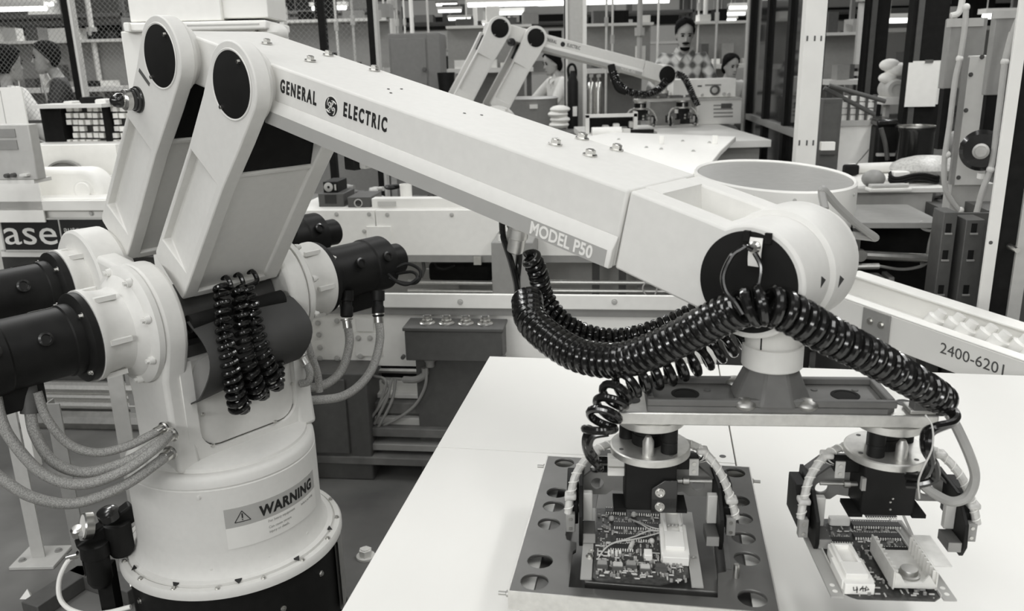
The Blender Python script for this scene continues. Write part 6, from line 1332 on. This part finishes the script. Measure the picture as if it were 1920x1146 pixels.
def rack(px0, px1, d, top, lab, fill, seed, cols=None):
    rn = random.Random(seed); u = Unit('storage_rack', 'tall storage rack '+lab, 'rack', (px0+px1)/2, d, ang=0, group='storage racks at back of the hall'); a0, a1 = u.P(px0, 60).x, u.P(px1, 60).x
    n = max(1, int((a1-a0)/1.6))
    for i in range(n+1):
        for y in (0, .8): x = a0+(a1-a0)*i/n; MB().box(x-.03, x+.03, y-.03, y+.03, 0, top).build('upright', 'dark_grey' if seed % 2 else 'mid_grey', u.t)
    z = .25
    while z < top-.2:
        MB().box(a0, a1, -.03, .83, z-.05, z).build('shelf', 'light_grey' if int(z*10) % 2 else 'dark_grey', u.t); x = a0+.1
        while x < a1-.4:
            s_ = rn.uniform(.2, .5)
            if rn.random() < fill and z > .7: carton(u, x+s_/2, .3, z+.002, round(s_, 1), .5, rn.choice((.15, .25, .35, .4)), rn.choice(tones), 'blurred box on storage rack '+lab, 'boxes on rack '+lab)
            x += s_+rn.uniform(.03, .3)
        z += .55
rack(-80, 235, 13.5, 3.4, 'behind left fence', .75, 1); rack(480, 740, 14.0, 3.6, 'behind middle fence', .7, 2); rack(700, 960, 19, 4.2, 'beyond grey locker', .6, 4); rack(1095, 1300, 16.5, 3.9, 'right of the pale column', .7, 3); rack(1290, 1640, 18, 4.2, 'beyond the glazed partition', .65, 5); rack(1640, 1960, 11.5, 3.2, 'beyond the grey machine panels', .75, 6); rack(945, 1100, 20, 4.4, 'beyond the pale column', .55, 7)
for i, (x, d) in enumerate(((722, 9), (737, 11), (746, 12), (752, 10), (760, 12), (773, 13), (786, 13), (815, 10.5), (884, 13), (900, 12), (1135, 9.5), (1146, 9.6), (1195, 10), (1228, 9), (1300, 11), (1312, 12), (1333, 9), (1395, 8.5), (1590, 8), (650, 9), (680, 8.5), (210, 10), (165, 9.5))):
    u = Unit('drop_pipe', 'thin pale service pipe hanging down in the far hall', 'pipe', x, d, ang=0, group='thin service pipes in the far hall'); r_ = .012 if i % 3 else .03
    MB().cyl((0, 0, rn.uniform(.9, 1.7)), (0, 0, 5.2), r_, n=8).build('pipe', 'label_white' if i % 4 else 'light_grey', u.t); q = rn.uniform(1.75, 2.2); MB().cyl((0, 0, q), (0, 0, q+.09), r_*1.9, n=8).build('pipe_fitting', 'light_grey', u.t)
mk('lamp_glow', .9, .5, emit=6.0)
for i, (x, y, d, w_) in enumerate(((1000, 6, 11, 1.6), (1130, 4, 12, 1.8), (960, 24, 14, .5), (935, 46, 15, .45), (855, 20, 18, .5), (872, 35, 18.6, .5), (850, 8, 20, .5), (640, 14, 12, .5), (50, 16, 11, 1.2), (70, 8, 13, 1.3), (1360, 26, 16, .5), (1345, 38, 16.6, .5), (1378, 14, 15.4, .5), (1490, 46, 13, .7), (1500, 62, 13.6, .6), (1680, 38, 10, .6), (1850, 30, 9, .5), (360, -12, 12, 1.5))):
    u = Unit('tube_lamp', 'lit tube lamp hanging high in the far hall', 'lamp', x, d, ang=0, group='tube lamps in the far hall'); q = u.P(x, y)
    MB().box(-w_/2, w_/2, -.08, .08, q.z+.02, q.z+.07).build('reflector', 'white_bright', u.t); MB().cyl((-w_/2+.02, 0, q.z), (w_/2-.02, 0, q.z), .03, n=8).build('tube', 'lamp_glow', u.t)
    for s in (-1, 1): MB().cyl((s*w_*.4, 0, q.z+.07), (s*w_*.4, 0, 5.2), .006, n=6).build('hanger', 'light_grey', u.t)
struct(MB().box(-16, 16, 25.9, 26, 2.55, 2.9).build('trim_1', 'black_matte'))
# waste drum and stool near background robot
u = Unit('labelled_drum', 'grey drum with pale label at foot of background robot', 'drum', 995, 8.0, ang=0); q = u.P(995, 190); MB().lathe((0, .2, 0), (0, 0, 1), [(.27, 0), (.28, .02), (.27, .04), (.27, q.z*.5), (.28, q.z*.5+.02), (.27, q.z*.5+.04), (.27, q.z), (.28, q.z+.02), (.26, q.z+.03), (0, q.z+.03)], 32).build('drum', 'mid_grey', u.t); u.box('drum_label', 993, 196, 1008, 204, 'label_white', -.08, -.06)
u = Unit('white_sacks', 'pile of white sacks at foot of the pale column', 'sacks', 1050, 7.6, ang=0)
for k, (x, y) in enumerate(((1050, 205), (1046, 214), (1050, 224), (1048, 234))): q = u.P(x, y); MB().ell((q.x, 0, q.z), .09, .12, .035, 14, 8).build('sack', 'white_bright', u.t)
q = u.P(1048, 238); MB().box(-.15, .15, -.12, .12, 0, q.z-.03).build('sack_stand', 'mid_grey', u.t)
u = Unit('black_bin', 'small black waste bin beside the grey locker', 'bin', 842, 8.2, ang=0); q = u.P(842, 136); MB().lathe((0, .1, 0), (0, 0, 1), [(.07, q.z-.22), (.085, q.z), (.08, q.z), (.068, q.z-.2), (0, q.z-.2)], 20).build('bin', 'black_satin', u.t); MB().box(-.08, .08, .02, .18, 0, q.z-.22).build('bin_stand', 'dark_grey', u.t)
